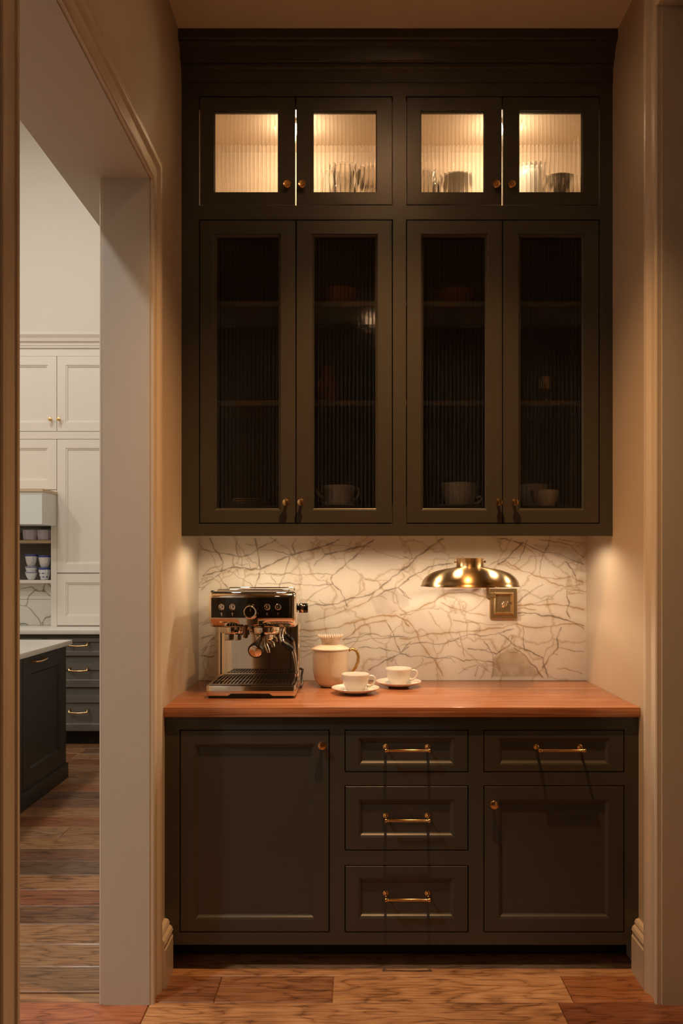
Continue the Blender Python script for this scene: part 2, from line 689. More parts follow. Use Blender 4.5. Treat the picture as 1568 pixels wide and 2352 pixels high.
# ================================================================== WALL CABINET
upper = thing('wall_cabinet', 'tall dark olive built-in wall cabinet with reeded glass doors and crown moulding', 'cabinet', ((XL + XR) / 2, YB, wz(1231, YU)))


def ux(u): return wx(u, YU)
def uz(v): return wz(v, YU)


ZB = uz(1231)
ff = MB()
g = .0
ff.box(XL, ux(457), YU, YU + .022, ZB, uz(190))
ff.box(ux(1377), XR, YU, YU + .022, ZB, uz(190))
ff.box(ux(902), ux(932), YU, YU + .022, uz(1203), uz(221))
for a, b in ((1231, 1203), (221, 190)):
    ff.box(ux(457), ux(1377), YU, YU + .022, uz(a), uz(b))
for a, b in ((457, 902), (932, 1377)):
    ff.box(ux(a), ux(b), YU, YU + .022, uz(504), uz(472))
ff.build('face_frame', 'cabinet_paint', upper)
# frieze + crown
cp = [(YU + .02, uz(190)), (YU - .004, uz(190)), (YU - .004, uz(160)), (YU - .010, uz(158)), (YU - .014, uz(153)), (YU - .012, uz(148)), (YU - .018, uz(146)),
      (YU - .022, wz(138, YU - .022)), (YU - .028, wz(122, YU - .03)), (YU - .036, wz(106, YU - .036)), (YU - .046, wz(96, YU - .046)), (YC + .006, wz(91, YC)),
      (YC + .006, wz(88, YC)), (YC, wz(86, YC)), (YC - .001, wz(76, YC)), (YC, ZCEIL), (YU + .02, ZCEIL)]
MB().prism(cp, 'x', XL, XR).build('crown_moulding', 'cabinet_paint', upper, smooth=20)
# carcass
ZD1, ZD2, ZTOP = 1.628, uz(478), 3.142
xc0, xc1 = ux(902), ux(932)
ca = MB()
ca.box(XL, XL + .02, YU + .022, YB - .001, ZB + .02, 3.2)
ca.box(XR - .02, XR, YU + .022, YB - .001, ZB + .02, 3.2)
ca.box(xc0, xc1, YU + .022, YB - .001, ZB + .02, 3.2)
ca.box(XL + .02, XR - .02, YB - .012, YB - .001, ZB + .02, ZD2 - .02)
for a, b in ((XL + .02, xc0), (xc1, XR - .02)):
    ca.box(a, b, YU + .022, YB - .012, ZB + .022, ZD1)
    ca.box(a, b, YU + .022, YB - .012, ZD2 - .022, ZD2 - .002)
ca.box(XL + .02, XR - .02, YU + .022, YB - .001, 3.17, 3.2)
ca.build('carcass', 'cabinet_inner', upper)
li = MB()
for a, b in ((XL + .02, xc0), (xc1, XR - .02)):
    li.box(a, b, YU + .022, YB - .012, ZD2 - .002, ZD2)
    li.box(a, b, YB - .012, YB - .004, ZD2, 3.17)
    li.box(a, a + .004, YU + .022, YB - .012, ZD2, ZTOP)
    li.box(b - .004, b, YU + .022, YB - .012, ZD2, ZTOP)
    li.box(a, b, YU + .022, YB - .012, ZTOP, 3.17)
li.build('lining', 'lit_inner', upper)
# shelves
for a, b in ((XL + .021, xc0 - .001), (xc1 + .001, XR - .021)):
    for v in (700, 927):
        z = wz(v, 3.03)
        MB().box(a, b, 3.02, YB - .013, z - .010, z + .010).build('shelf', 'shelf_wood', upper, bevel=(.0015, 1))


def knob(parent, x, z, y, r=.0145, proj=.034, m='brass', rim=False):
    if rim:
        prof = [(r * .50, 0), (r * .50, -.002), (r * .38, -.004), (r * .32, -proj * .5), (r * .6, -proj * .62), (r * .98, -proj * .74), (r, -proj * .92),
                (r * .90, -proj), (r * .80, -proj * .985), (r * .74, -proj * .93), (r * .45, -proj * .90), (r * .36, -proj * .99), (r * .12, -proj), (0, -proj)]
    else:
        prof = [(r * .52, 0), (r * .52, -.002), (r * .42, -.005), (r * .36, -proj * .48), (r * .62, -proj * .60), (r * .94, -proj * .72), (r, -proj * .84), (r * .90, -proj * .94), (r * .5, -proj * .995), (0, -proj)]
    mb = MB().lathe(prof, (x, y, z), 'y', 20)
    return mb.build('knob', m, parent, smooth=35)


def ribbed(parent, x0, x1, z0, z1, y, nr=16, per=10, m='reeded_glass'):
    n = nr * per
    w_ = (x1 - x0) / n
    fr, bk = [], []
    for i in range(n + 1):
        t = (i % per) / per
        h = .0062 * math.sqrt(max(0, 1 - (2 * t - 1) ** 2)) if i % per else 0
        fr.append((x0 + i * w_, y - h))
    mb = MB()
    mb.loops([[(a, b, z0) for a, b in fr], [(a, b, z1) for a, b in fr]], False)
    mb.mi = 1
    yb = y + .003
    mb.add([(x0, yb, z0), (x1, yb, z0), (x1, yb, z1), (x0, yb, z1)], [(0, 1, 2, 3)])
    mb.add([(x0, y, z0), (x0, yb, z0), (x0, yb, z1), (x0, y, z1)], [(0, 1, 2, 3)])
    mb.add([(x1, y, z0), (x1, yb, z0), (x1, yb, z1), (x1, y, z1)], [(0, 1, 2, 3)])
    return mb.build('glass_pane', [m, 'pane_back'], parent, smooth=50)


def glass_door(u0, u1, v0, v1, gu0, gu1, gv0, gv1, moul):
    x0, x1, z1, z0 = ux(u0), ux(u1), uz(v0), uz(v1)
    a0, a1, b1, b0 = ux(gu0), ux(gu1), uz(gv0), uz(gv1)
    m = moul
    rl = [(x0, x1, z0, z1, YU + .021), (x0, x1, z0, z1, YU + .001), (x0 + .001, x1 - .001, z0 + .001, z1 - .001, YU),
          (a0 - m, a1 + m, b0 - m, b1 + m, YU), (a0 - m, a1 + m, b0 - m, b1 + m, YU + .003), (a0 - m * .75, a1 + m * .75, b0 - m * .75, b1 + m * .75, YU + .0035),
          (a0 - m * .3, a1 + m * .3, b0 - m * .3, b1 + m * .3, YU + .008), (a0, a1, b0, b1, YU + .010), (a0, a1, b0, b1, YU + .021), (x0, x1, z0, z1, YU + .021)]
    d = MB().rings(rl).build('door', 'cabinet_paint', upper)
    ribbed(d, a0 - .004, a1 + .004, b0 - .004, b1 + .004, YU + .0172, m='reeded_glass' if gv0 < 400 else 'reeded_glass_clear')
    return d


gp = 2.2
for (u0, u1, ga, gb, ku, wide) in ((457 + gp, 679 - gp * .7, 493, 637, 660, 0), (679 + gp * .7, 902 - gp, 720, 863, 694, 1), (932 + gp, 1153.5 - gp * .7, 968, 1111, 1138, 0), (1153.5 + gp * .7, 1377 - gp, 1194, 1336, 1173, 1)):
    d = glass_door(u0, u1, 221 + gp, 472 - gp, ga, gb, 256, 439, .004)
    knob(d, ux(ku), uz(428), YU, proj=.024, m='brass', rim=True)
for (u0, u1, ga, gb, ku) in ((457 + gp, 679.5 - gp * .5, 497, 639, 658), (679.5 + gp * .5, 902 - gp, 721, 862, 692), (932 + gp, 1154 - gp * .5, 972, 1114, 1142), (1154 + gp * .5, 1377 - gp, 1196, 1337, 1178)):
    d = glass_door(u0, u1, 504 + gp, 1203 - gp, ga, gb, 543, 1167, .010)
    knob(d, ux(ku), uz(1155), YU, r=.0145, proj=.036)
# puck lights in the top compartments
for a, b, s in ((XL + .02, xc0, 679), (xc1, XR - .02, 1153)):
    xm, ym = wx(s, 3.1), 3.10
    pk = MB().lathe([(.050, 0), (.050, -.010), (.046, -.013), (.042, -.013)], (xm, ym, ZTOP), 'z', 28)
    pk.mi = 1
    pk.lathe([(.042, -.0125), (.034, -.017), (.018, -.020), (0, -.021)], (xm, ym, ZTOP), 'z', 28)
    po = pk.build('puck_light', ['chrome_brushed', 'led'], upper, smooth=40)
    light('puck_glow', 'POINT', (xm, ym, ZTOP - .042), P_PUCK, WARM2, upper, shadow_soft_size=.022)
# puck lights under the cabinet, behind the bottom rail
for i in range(7):
    px_ = XL + .17 + (XR - XL - .34) * i / 6
    py_ = YU + .062
    pk = MB().lathe([(.030, ZB + .0218), (.030, ZB + .014), (.027, ZB + .011), (.023, ZB + .011)], (px_, py_, 0), 'z', 20)
    pk.mi = 1
    pk.lathe([(.023, ZB + .0115), (0, ZB + .0115)], (px_, py_, 0), 'z', 20)
    pk.build('puck_light', ['chrome_brushed', 'led'], upper, smooth=40)
    light('under_cabinet_glow', 'SPOT', (px_, py_, ZB + .008), P_UNDER, WARM2, upper, spot_size=math.radians(165), spot_blend=.5, shadow_soft_size=.02)

# ================================================================== BACKSPLASH
VA = [  # traced in crop A: (x,y) points, width, tone  (0 dark grey-brown, 1 gold)
    ([(70, 325), (130, 310), (205, 290), (250, 270), (330, 265), (420, 280), (490, 275), (560, 245), (640, 205), (740, 165), (830, 140), (920, 118), (1000, 90), (1060, 60)], 4.2, 0),
    ([(490, 275), (475, 200), (465, 135), (450, 55)], 3, 0), ([(120, 55), (150, 130), (190, 170), (215, 235), (205, 290)], 3, 0),
    ([(150, 130), (250, 165), (330, 185), (390, 175), (465, 135), (540, 90), (600, 60)], 2.6, 0), ([(320, 60), (310, 110), (330, 185)], 2.2, 0),
    ([(60, 130), (150, 150), (215, 160)], 1.6, 0), ([(740, 165), (620, 150), (465, 135)], 1.6, 0), ([(740, 165), (720, 100), (745, 55)], 2.6, 0),
    ([(490, 275), (475, 340), (445, 412)], 2.6, 0), ([(700, 190), (670, 290), (625, 412)], 2, 0), ([(60, 385), (140, 350), (180, 320), (205, 290)], 2.4, 0),
    ([(180, 320), (210, 370), (250, 415)], 2.2, 0), ([(60, 425), (130, 360)], 1.6, 0), ([(290, 170), (285, 230), (300, 266)], 1.4, 0), ([(380, 200), (420, 280)], 1.4, 0),
    ([(960, 170), (1050, 150), (1150, 125), (1250, 103), (1310, 65)], 4, 0), ([(1250, 103), (1200, 160), (1130, 220), (1060, 280), (1010, 320), (1000, 350), (1015, 385)], 2.6, 0),
    ([(1015, 385), (940, 390), (820, 390), (700, 375), (600, 385), (470, 380)], 1.9, 0), ([(1010, 320), (900, 305), (770, 320), (650, 315), (530, 310), (520, 290)], 1.5, 0),
    ([(1015, 385), (1070, 430), (1100, 490), (1120, 550)], 2.2, 0),
    ([(830, 545), (950, 540), (1060, 525), (1150, 485), (1250, 470), (1320, 440), (1380, 390), (1450, 330), (1568, 250)], 3.4, 0),
    ([(820, 660), (900, 645), (980, 620), (1080, 585), (1180, 545), (1270, 510), (1320, 440)], 2.6, 1), ([(800, 530), (850, 480), (900, 440), (1015, 385)], 1.5, 0),
    ([(1270, 510), (1400, 430), (1490, 410), (1568, 350)], 3, 0), ([(1490, 410), (1540, 450), (1568, 490)], 2, 0),
    ([(780, 715), (900, 718), (1000, 705), (1100, 675), (1200, 650), (1300, 625), (1400, 615), (1480, 615), (1530, 640), (1568, 690)], 5.2, 1),
    ([(1090, 790), (1160, 745), (1220, 690), (1300, 665), (1400, 650)], 4.5, 1), ([(770, 765), (840, 770), (920, 760)], 1.6, 0), ([(770, 800), (900, 790), (925, 770)], 1.5, 0),
    ([(770, 830), (860, 840)], 1.5, 0), ([(770, 880), (860, 868)], 1.5, 0), ([(780, 920), (860, 880)], 1.2, 0), ([(1090, 790), (1200, 770), (1300, 745), (1420, 760), (1568, 770)], 2.2, 0),
    ([(1100, 820), (1200, 800), (1300, 780), (1450, 770)], 1.6, 0), ([(1200, 850), (1300, 850), (1400, 865), (1510, 890), (1568, 900)], 2, 0),
    ([(1510, 890), (1440, 920), (1350, 970), (1280, 1010)], 3.4, 0), ([(1400, 660), (1440, 720), (1460, 760), (1480, 830), (1510, 890), (1568, 840)], 2.2, 0),
    ([(60, 780), (140, 755)], 2.6, 0), ([(60, 865), (110, 810), (150, 768)], 2.6, 0), ([(60, 892), (100, 840), (150, 828)], 2.4, 0), ([(60, 905), (150, 907)], 3, 0),
    ([(60, 685), (130, 660), (150, 655)], 2, 0), ([(1250, 350), (1410, 355)], 1.2, 1), ([(1310, 130), (1400, 170), (1500, 200), (1568, 195)], 1.2, 1),
    ([(880, 250), (930, 200), (960, 170), (930, 120), (850, 80)], 1.6, 0), ([(1170, 670), (1180, 720), (1165, 745)], 2, 0), ([(1440, 950), (1460, 905)], 1.6, 0),
    ([(1150, 60), (1130, 110), (1000, 100)], 1.2, 0), ([(560, 310), (600, 380)], 1.2, 0), ([(210, 240), (120, 270), (70, 320)], 1.8, 0), ([(250, 290), (330, 340), (430, 400)], 1.4, 0),
]
VB = [
    ([(0, 220), (60, 180), (130, 120), (190, 75), (240, 42)], 4.2, 0), ([(0, 305), (70, 250), (140, 215), (220, 185), (300, 178)], 3.2, 0),
    ([(550, 185), (620, 130), (690, 65)], 4, 0), ([(690, 65), (620, 55), (560, 43)], 3, 0), ([(690, 65), (760, 100), (830, 120), (960, 160), (1030, 185)], 2, 0),
    ([(640, 190), (690, 120), (712, 50)], 2.2, 0), ([(500, 190), (550, 165), (640, 150)], 1.5, 0), ([(570, 170), (640, 195), (720, 230), (800, 260), (880, 268), (960, 255), (1030, 287)], 3.2, 1),
    ([(790, 260), (850, 290), (920, 310), (1030, 300)], 2.8, 1), ([(835, 60), (800, 140), (790, 260)], 1.5, 0), ([(780, 45), (870, 60), (950, 75), (1010, 130), (1030, 145)], 4, 1),
    ([(880, 45), (960, 55), (1030, 68)], 3, 1), ([(930, 170), (970, 220), (985, 250)], 2.2, 0), ([(940, 190), (985, 215)], 1.6, 0), ([(660, 400), (720, 350), (800, 300)], 2.2, 0),
    ([(640, 420), (740, 410), (830, 412), (920, 418), (1030, 440)], 4.4, 1), ([(660, 460), (750, 460), (850, 475), (940, 500), (1030, 530)], 4.4, 0),
    ([(940, 330), (950, 400), (935, 450), (955, 490)], 2.6, 0), ([(945, 352), (1030, 352)], 3.4, 1), ([(945, 340), (985, 330), (1030, 337)], 2.4, 1), ([(660, 440), (700, 430), (760, 440)], 3, 1),
    ([(0, 470), (100, 440), (180, 400), (260, 350), (400, 348), (480, 372)], 3.6, 1), ([(0, 485), (60, 520), (100, 580), (110, 620), (150, 680), (190, 720), (240, 815)], 3.8, 1),
    ([(0, 600), (120, 590), (250, 570), (380, 560), (500, 545), (600, 530), (700, 535), (850, 535), (960, 520), (1030, 547)], 4, 1),
    ([(0, 640), (120, 625), (220, 635), (330, 600), (450, 590), (560, 570), (640, 545)], 2.2, 0), ([(300, 500), (450, 515), (580, 525)], 2.2, 1),
    ([(230, 400), (330, 440), (450, 465), (490, 470)], 2.2, 1), ([(380, 660), (480, 670), (540, 690), (620, 640), (632, 590)], 2.4, 0), ([(550, 570), (620, 620), (640, 640)], 2.2, 0),
    ([(640, 640), (720, 670), (800, 710), (810, 760), (830, 820)], 3, 0), ([(905, 540), (880, 600), (885, 655), (830, 720), (800, 765)], 3.2, 0),
    ([(885, 655), (960, 670), (1030, 675)], 1.6, 0), ([(0, 690), (60, 705), (180, 710), (300, 705), (420, 720), (520, 735)], 2.2, 0),
    ([(160, 450), (200, 520), (250, 570), (270, 640)], 1.3, 1), ([(690, 540), (690, 600), (700, 670)], 2, 0), ([(880, 770), (960, 780), (1020, 800)], 1.6, 0),
    ([(420, 815), (440, 750), (500, 790)], 1.6, 0), ([(470, 620), (520, 690), (515, 820)], 2, 0), ([(640, 655), (700, 695), (800, 820)], 2.6, 0), ([(330, 800), (430, 750)], 1.3, 0),
    ([(0, 330), (60, 380)], 1.6, 0), ([(330, 560), (350, 640), (360, 700)], 1.2, 0), ([(860, 380), (800, 390), (700, 420)], 1.3, 0), ([(60, 620), (0, 690)], 1.8, 0),
]
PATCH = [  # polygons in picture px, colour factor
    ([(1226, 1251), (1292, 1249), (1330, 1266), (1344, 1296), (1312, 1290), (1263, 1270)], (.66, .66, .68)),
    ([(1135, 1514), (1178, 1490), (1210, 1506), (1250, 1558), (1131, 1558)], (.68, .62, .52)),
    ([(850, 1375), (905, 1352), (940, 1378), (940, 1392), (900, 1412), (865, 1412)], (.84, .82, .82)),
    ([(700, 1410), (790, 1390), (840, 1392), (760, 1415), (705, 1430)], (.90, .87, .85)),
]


def backsplash():
    u0, u1, v0, v1 = 452.0, 1352.0, 1226.0, 1566.0
    nx, nz = 640, 244
    U = np.linspace(u0, u1, nx)
    V = np.linspace(v0, v1, nz)
    uu, vv = np.meshgrid(U, V)
    rng = np.random.RandomState(3)
    base = np.array([.80, .73, .64])
    c = np.ones((nz, nx, 3)) * base
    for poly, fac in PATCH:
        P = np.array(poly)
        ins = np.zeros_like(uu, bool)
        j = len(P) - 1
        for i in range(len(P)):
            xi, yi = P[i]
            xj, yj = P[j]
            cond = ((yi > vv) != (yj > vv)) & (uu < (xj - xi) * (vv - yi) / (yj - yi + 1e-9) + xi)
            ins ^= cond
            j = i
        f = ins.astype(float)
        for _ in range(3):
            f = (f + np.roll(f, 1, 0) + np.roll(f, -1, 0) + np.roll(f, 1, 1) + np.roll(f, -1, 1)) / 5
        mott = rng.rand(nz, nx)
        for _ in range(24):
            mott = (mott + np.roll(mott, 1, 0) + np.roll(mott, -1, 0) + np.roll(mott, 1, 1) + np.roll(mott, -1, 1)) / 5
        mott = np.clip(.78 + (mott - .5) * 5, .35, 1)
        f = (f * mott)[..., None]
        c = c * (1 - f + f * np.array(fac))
    dark = np.zeros((nz, nx))
    gold = np.zeros((nz, nx))
    soft = np.zeros((nz, nx))

    def seg(p, q, w, g):
        pad = 14 * max(1, w / 2)
        i0, i1 = np.searchsorted(U, [min(p[0], q[0]) - pad, max(p[0], q[0]) + pad])
        j0, j1 = np.searchsorted(V, [min(p[1], q[1]) - pad, max(p[1], q[1]) + pad])
        if i1 <= i0 or j1 <= j0:
            return
        X, Y = uu[j0:j1, i0:i1], vv[j0:j1, i0:i1]
        d = np.array(q) - np.array(p)
        t = np.clip(((X - p[0]) * d[0] + (Y - p[1]) * d[1]) / (d @ d + 1e-9), 0, 1)
        dd = np.hypot(X - p[0] - t * d[0], Y - p[1] - t * d[1])
        core = np.exp(-(dd / (w * .42 + .35)) ** 2)
        halo = np.exp(-(dd / (w * 2.6 + 1.5)) ** 2) * .34
        tgt = gold if g else dark
        tgt[j0:j1, i0:i1] = np.maximum(tgt[j0:j1, i0:i1], core * min(1, .58 + w / 5))
        soft[j0:j1, i0:i1] = np.maximum(soft[j0:j1, i0:i1], halo * min(1, w / 3.5))

    def line(pts, w, g):
        pts = [np.array(p, float) for p in pts]
        for _ in range(3):
            out = []
            for a, b in zip(pts[:-1], pts[1:]):
                l = np.hypot(*(b - a))
                n = np.array([-(b - a)[1], (b - a)[0]]) / (l + 1e-9)
                out += [a, (a + b) / 2 + n * rng.normal(0, .055) * l]
            pts = out + [pts[-1]]
        ph, fq = rng.uniform(0, 6.28), rng.uniform(.25, .6)
        for q_, (a, b) in enumerate(zip(pts[:-1], pts[1:])):
            seg(a, b, w * (.95 + .4 * math.sin(ph + fq * q_)) * rng.uniform(.8, 1.2), g)

    for (lst, s, ou, ov) in ((VA, .3189, 440, 1220), (VB, .4133, 920, 1220)):
        for pts, w_, g in lst:
            q = [(ou + s * a, ov + s * b) for a, b in pts]
            line(q, w_ * .62, g)
            # little branches
            for k in range(len(q) - 1):
                if rng.rand() < .14:
                    a = np.array(q[k]) * .5 + np.array(q[k + 1]) * .5
                    ang = rng.uniform(0, 6.28)
                    ln = rng.uniform(10, 34)
                    line([a, a + ln * .5 * np.array([math.cos(ang), math.sin(ang) * .7]), a + ln * np.array([math.cos(ang + .4), math.sin(ang + .4) * .7])], .75, g)
    dcol = np.array([.15, .105, .07])
    gcol = np.array([.40, .22, .06])
    scol = np.array([.56, .44, .31])
    c = c * (1 - soft[..., None]) + scol * soft[..., None]
    c = c * (1 - gold[..., None] * .85) + gcol * gold[..., None] * .85
    c = c * (1 - dark[..., None] * .92) + dcol * dark[..., None] * .92
    yb = YB - .012
    k = YB / F
    xs, zs = (U - U0) * k, ZC - (V - V0) * k
    xs = XL + (xs - xs[0]) / (xs[-1] - xs[0]) * (XR - XL)
    zs = (ZT + .0005) + (zs - zs[-1]) / (zs[0] - zs[-1]) * (1.532 - ZT)
    gx, gz = np.meshgrid(xs, zs)
    vts = np.stack([gx.ravel(), np.full(gx.size, yb), gz.ravel()], 1)
    idx = np.arange(nx * nz).reshape(nz, nx)
    fc = np.stack([idx[:-1, :-1].ravel(), idx[1:, :-1].ravel(), idx[1:, 1:].ravel(), idx[:-1, 1:].ravel()], 1)
    cols = c.reshape(-1, 3)
    # slab edges and back
    n0 = len(vts)
    ex = np.array([[xs[0], yb, zs[0]], [xs[-1], yb, zs[0]], [xs[-1], yb, zs[-1]], [xs[0], yb, zs[-1]]])
    bk = ex + np.array([0, .0115, 0])
    vts = np.vstack([vts, ex, bk])
    cols = np.vstack([cols, np.tile(base, (8, 1))])
    fl = fc.tolist()
    for a in range(4):
        b = (a + 1) % 4
        fl.append([n0 + a, n0 + b, n0 + 4 + b, n0 + 4 + a])
    fl.append([n0 + 4, n0 + 5, n0 + 6, n0 + 7])
    me = bpy.data.meshes.new('backsplash')
    me.from_pydata(vts.tolist(), [], fl)
    at = me.color_attributes.new('vein', 'FLOAT_COLOR', 'POINT')
    at.data.foreach_set('color', np.hstack([cols, np.ones((len(cols), 1))]).astype(np.float32).ravel())
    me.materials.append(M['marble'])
    me.validate()
    o = bpy.data.objects.new('backsplash', me)
    COL.objects.link(o)
    o['kind'] = 'structure'
    o['label'] = 'polished cream marble backsplash slab with grey and gold veins'
    return o


backsplash()

# ================================================================== WORKTOP + BASE CABINET
ct = MB().box(XL + .0005, XR - .0005, YT, YB - .013, ZT - .034, ZT).build('countertop', 'counter_wood', bevel=(.002, 2))
tag(ct, 'reddish brown solid wood countertop spanning the niche', 'countertop')

base = thing('base_cabinet', 'dark olive base cabinet with panelled doors, drawers and brass handles under the wooden countertop', 'cabinet', ((XL + XR) / 2, YB, 0))


def bx(u): return wx(u, YF)
def bz(v): return wz(v, YF)


ZBT, ZBB = ZT - .0345, bz(2170)
bf = MB()
bf.box(XL + .0005, bx(412), YF, YF + .022, ZBB, ZBT)
bf.box(bx(1434), XR - .0005, YF, YF + .022, ZBB, ZBT)
bf.box(bx(757), bx(791), YF, YF + .022, ZBB, ZBT)
bf.box(bx(1076), bx(1110), YF, YF + .022, ZBB, ZBT)
for a, b in ((412, 757), (791, 1076), (1110, 1434)):
    bf.box(bx(a), bx(b), YF, YF + .022, bz(1676), ZBT)
    bf.box(bx(a), bx(b), YF, YF + .022, ZBB, bz(2142))
bf.box(bx(791), bx(1076), YF, YF + .022, bz(1804), bz(1774))
bf.box(bx(791), bx(1076), YF, YF + .022, bz(1987), bz(1954))
bf.box(bx(1110), bx(1434), YF, YF + .022, bz(1804), bz(1774))
bf.build('face_frame', 'cabinet_paint', base)
bc = MB()
bc.box(XL + .0005, XL + .02, YF + .022, YB - .002, ZBB, ZBT)
bc.box(XR - .02, XR - .0005, YF + .022, YB - .002, ZBB, ZBT)
bc.box(XL + .02, XR - .02, YF + .06, YF + .08, ZBB + .02, ZBT)
bc.box(XL + .02, XR - .02, YF + .022, YB - .002, ZBB, ZBB + .02)
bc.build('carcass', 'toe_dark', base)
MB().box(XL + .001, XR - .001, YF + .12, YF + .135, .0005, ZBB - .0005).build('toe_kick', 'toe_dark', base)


def panel_front(name, u0, u1, v0, v1, pu0, pu1, pv0, pv1, parent):
    gpx = 2.4
    x0, x1, z1, z0 = bx(u0 + gpx), bx(u1 - gpx), bz(v0 + gpx), bz(v1 - gpx)
    a0, a1, b1, b0 = bx(pu0), bx(pu1), bz(pv0), bz(pv1)

    def r(i, y):
        return (a0 + i, a1 - i, b0 + i, b1 - i, YF + y)
    rl = [(x0, x1, z0, z1, YF + .021), (x0, x1, z0, z1, YF + .0008), (x0 + .0008, x1 - .0008, z0 + .0008, z1 - .0008, YF),
          r(0, 0), r(.0005, .0018), r(.003, .0021), r(.006, .0038), r(.010, .0085), r(.012, .0100), r(.0135, .0110), r(.0140, .0112)]
    return MB().rings(rl, True, True).build(name, 'cabinet_paint', parent)


dl = panel_front('door', 412, 757, 1676, 2142, 447, 723, 1709, 2112, base)
knob(dl, bx(740), bz(1709), YF, r=.0150, proj=.030)
dr = panel_front('door', 1110, 1434, 1804, 2142, 1145, 1400, 1836, 2110, base)
knob(dr, bx(1132), bz(1844), YF, r=.0150, proj=.030)


def pull(parent, u0, u1, v, yf, proj=.046):
    yb_ = yf - proj
    x0, x1 = wx(u0, yb_), wx(u1, yb_)
    z = wz(v, yb_)
    mb = MB()
    rr = .0048
    prof = []
    xa, xb = x0 + .006, x1 - .006
    mb.lathe([(0, x0), (rr * .8, x0 + .0006), (rr * 1.35, x0 + .003), (rr * 1.5, x0 + .007), (rr * 1.1, x0 + .0115), (rr * 1.3, x0 + .0135), (rr, x0 + .016),
              (rr, x1 - .016), (rr * 1.3, x1 - .0135), (rr * 1.1, x1 - .0115), (rr * 1.5, x1 - .007), (rr * 1.35, x1 - .003), (rr * .8, x1 - .0006), (0, x1)], (0, yb_, z), 'x', 16)
    for xp in (x0 + .0075, x1 - .0075):
        mb.lathe([(.0095, yf + .0113), (.0095, yf + .009), (.0055, yf + .007), (.0042, yf - proj * .35), (.0065, yf - proj * .45), (.0065, yf - proj * .55), (.0042, yf - proj * .62), (.0045, yb_)], (xp, 0, z), 'y', 14)
    return mb.build('pull', 'brass', parent, smooth=35)


for v0, v1, p0, p1, hv in ((1676, 1774, 1695, 1757, 1724), (1804, 1954, 1836, 1923, 1885), (1987, 2142, 2017, 2109, 2067)):
    d = panel_front('drawer', 791, 1076, v0, v1, 824, 1043, p0, p1, base)
    pull(d, 882, 990, hv, YF)
d = panel_front('drawer', 1110, 1434, 1676, 1774, 1145, 1400, 1695, 1757, base)
pull(d, 1235, 1347, 1724, YF)

# ================================================================== ESPRESSO MACHINE
em = thing('espresso_machine', 'polished chrome espresso machine with black button panel standing on the wooden countertop', 'coffee machine', (-.37, 3.05, ZT))
mx0, mx1 = -.530, -.203
# base / drip tray housing
tray = MB()
tray.prism(rrect(mx0, mx1, 2.853, 3.10, .012), 'z', ZT + .010, ZT + .046)
tray.build('drip_tray', 'chrome', em, bevel=(.002, 2))
ft = MB()
ft.prism(rrect(mx0 + .006, mx1 - .006, 2.858, 3.22, .012), 'z', ZT + .0002, ZT + .011)
ft.build('base_plate', 'black_plastic', em, smooth=30)
nx0, nx1 = wx(526, 2.85), wx(622, 2.85)
MB().prism([(nx0 - .006, ZT + .009), (nx0 + .006, ZT + .018), (nx1 - .006, ZT + .018), (nx1 + .006, ZT + .009)], 'y', 2.8515, 2.86).build('tray_notch', 'black_plastic', em)
# tray well and grate
MB().box(mx0 + .012, mx1 - .012, 2.866, 3.075, ZT + .0445, ZT + .0475).build('tray_well', 'black_gloss', em)
gr = MB()
gr.box(mx0 + .014, mx1 - .014, 2.868, 2.873, ZT + .0475, ZT + .0515).box(mx0 + .014, mx1 - .014, 3.068, 3.073, ZT + .0475, ZT + .0515)
nb = 22
for i in range(nb + 1):
    x = mx0 + .016 + (mx1 - mx0 - .032) * i / nb
    gr.box(x - .0018, x + .0018, 2.873, 3.068, ZT + .0475, ZT + .0510)
gr.box(mx0 + .014, mx1 - .014, 2.965, 2.972, ZT + .0475, ZT + .0512)
gr.build('drip_grate', 'chrome_brushed', em)
# body
body = MB()
body.prism(rrect(mx0 + .004, mx1 - .001, 3.078, 3.235, .010), 'z', ZT + .011, 1.19)
body.build('body', 'chrome', em, smooth=30)
MB().box(wx(506, 3.076), wx(508.5, 3.076), 3.0765, 3.08, ZT + .05, 1.165).build('panel_seam', 'dark_gap', em)
MB().box(wx(666, 3.076), wx(668, 3.076), 3.0765, 3.08, ZT + .05, 1.165).build('panel_seam', 'dark_gap', em)
MB().prism(rrect(mx0 + .012, mx1 - .012, 3.062, 3.080, .006), 'z', ZT + .046, ZT + .060).build('tray_back_rail', 'chrome_brushed', em, smooth=30)
# head: profile extruded along X with a rounded nose
hp = [(2.885, 1.2066), (2.884, 1.2835), (2.886, 1.290), (2.891, 1.297), (2.900, 1.3015), (2.915, 1.3035), (3.225, 1.3035), (3.235, 1.298), (3.235, 1.18), (3.06, 1.168), (2.94, 1.168), (2.918, 1.170), (2.905, 1.176), (2.893, 1.188), (2.887, 1.198)]
hd = MB()
sec = []
hx0, hx1 = -.530, -.203
for x, s in ((hx0, .022), (hx0 + .0015, .013), (hx0 + .006, .006), (hx0 + .013, .0015), (hx0 + .020, 0), (hx1 - .016, 0), (hx1 - .009, .002), (hx1 - .004, .007), (hx1, .016)):
    cy, cz = 3.06, 1.236
    sec.append([(x, p[0] + (s if p[0] < cy else -s * .4), p[1] - math.copysign(min(s * .55, abs(p[1] - cz)), p[1] - cz)) for p in hp])
hd.loops(sec, True, True, True)
hd.build('head', 'chrome', em, smooth=35)
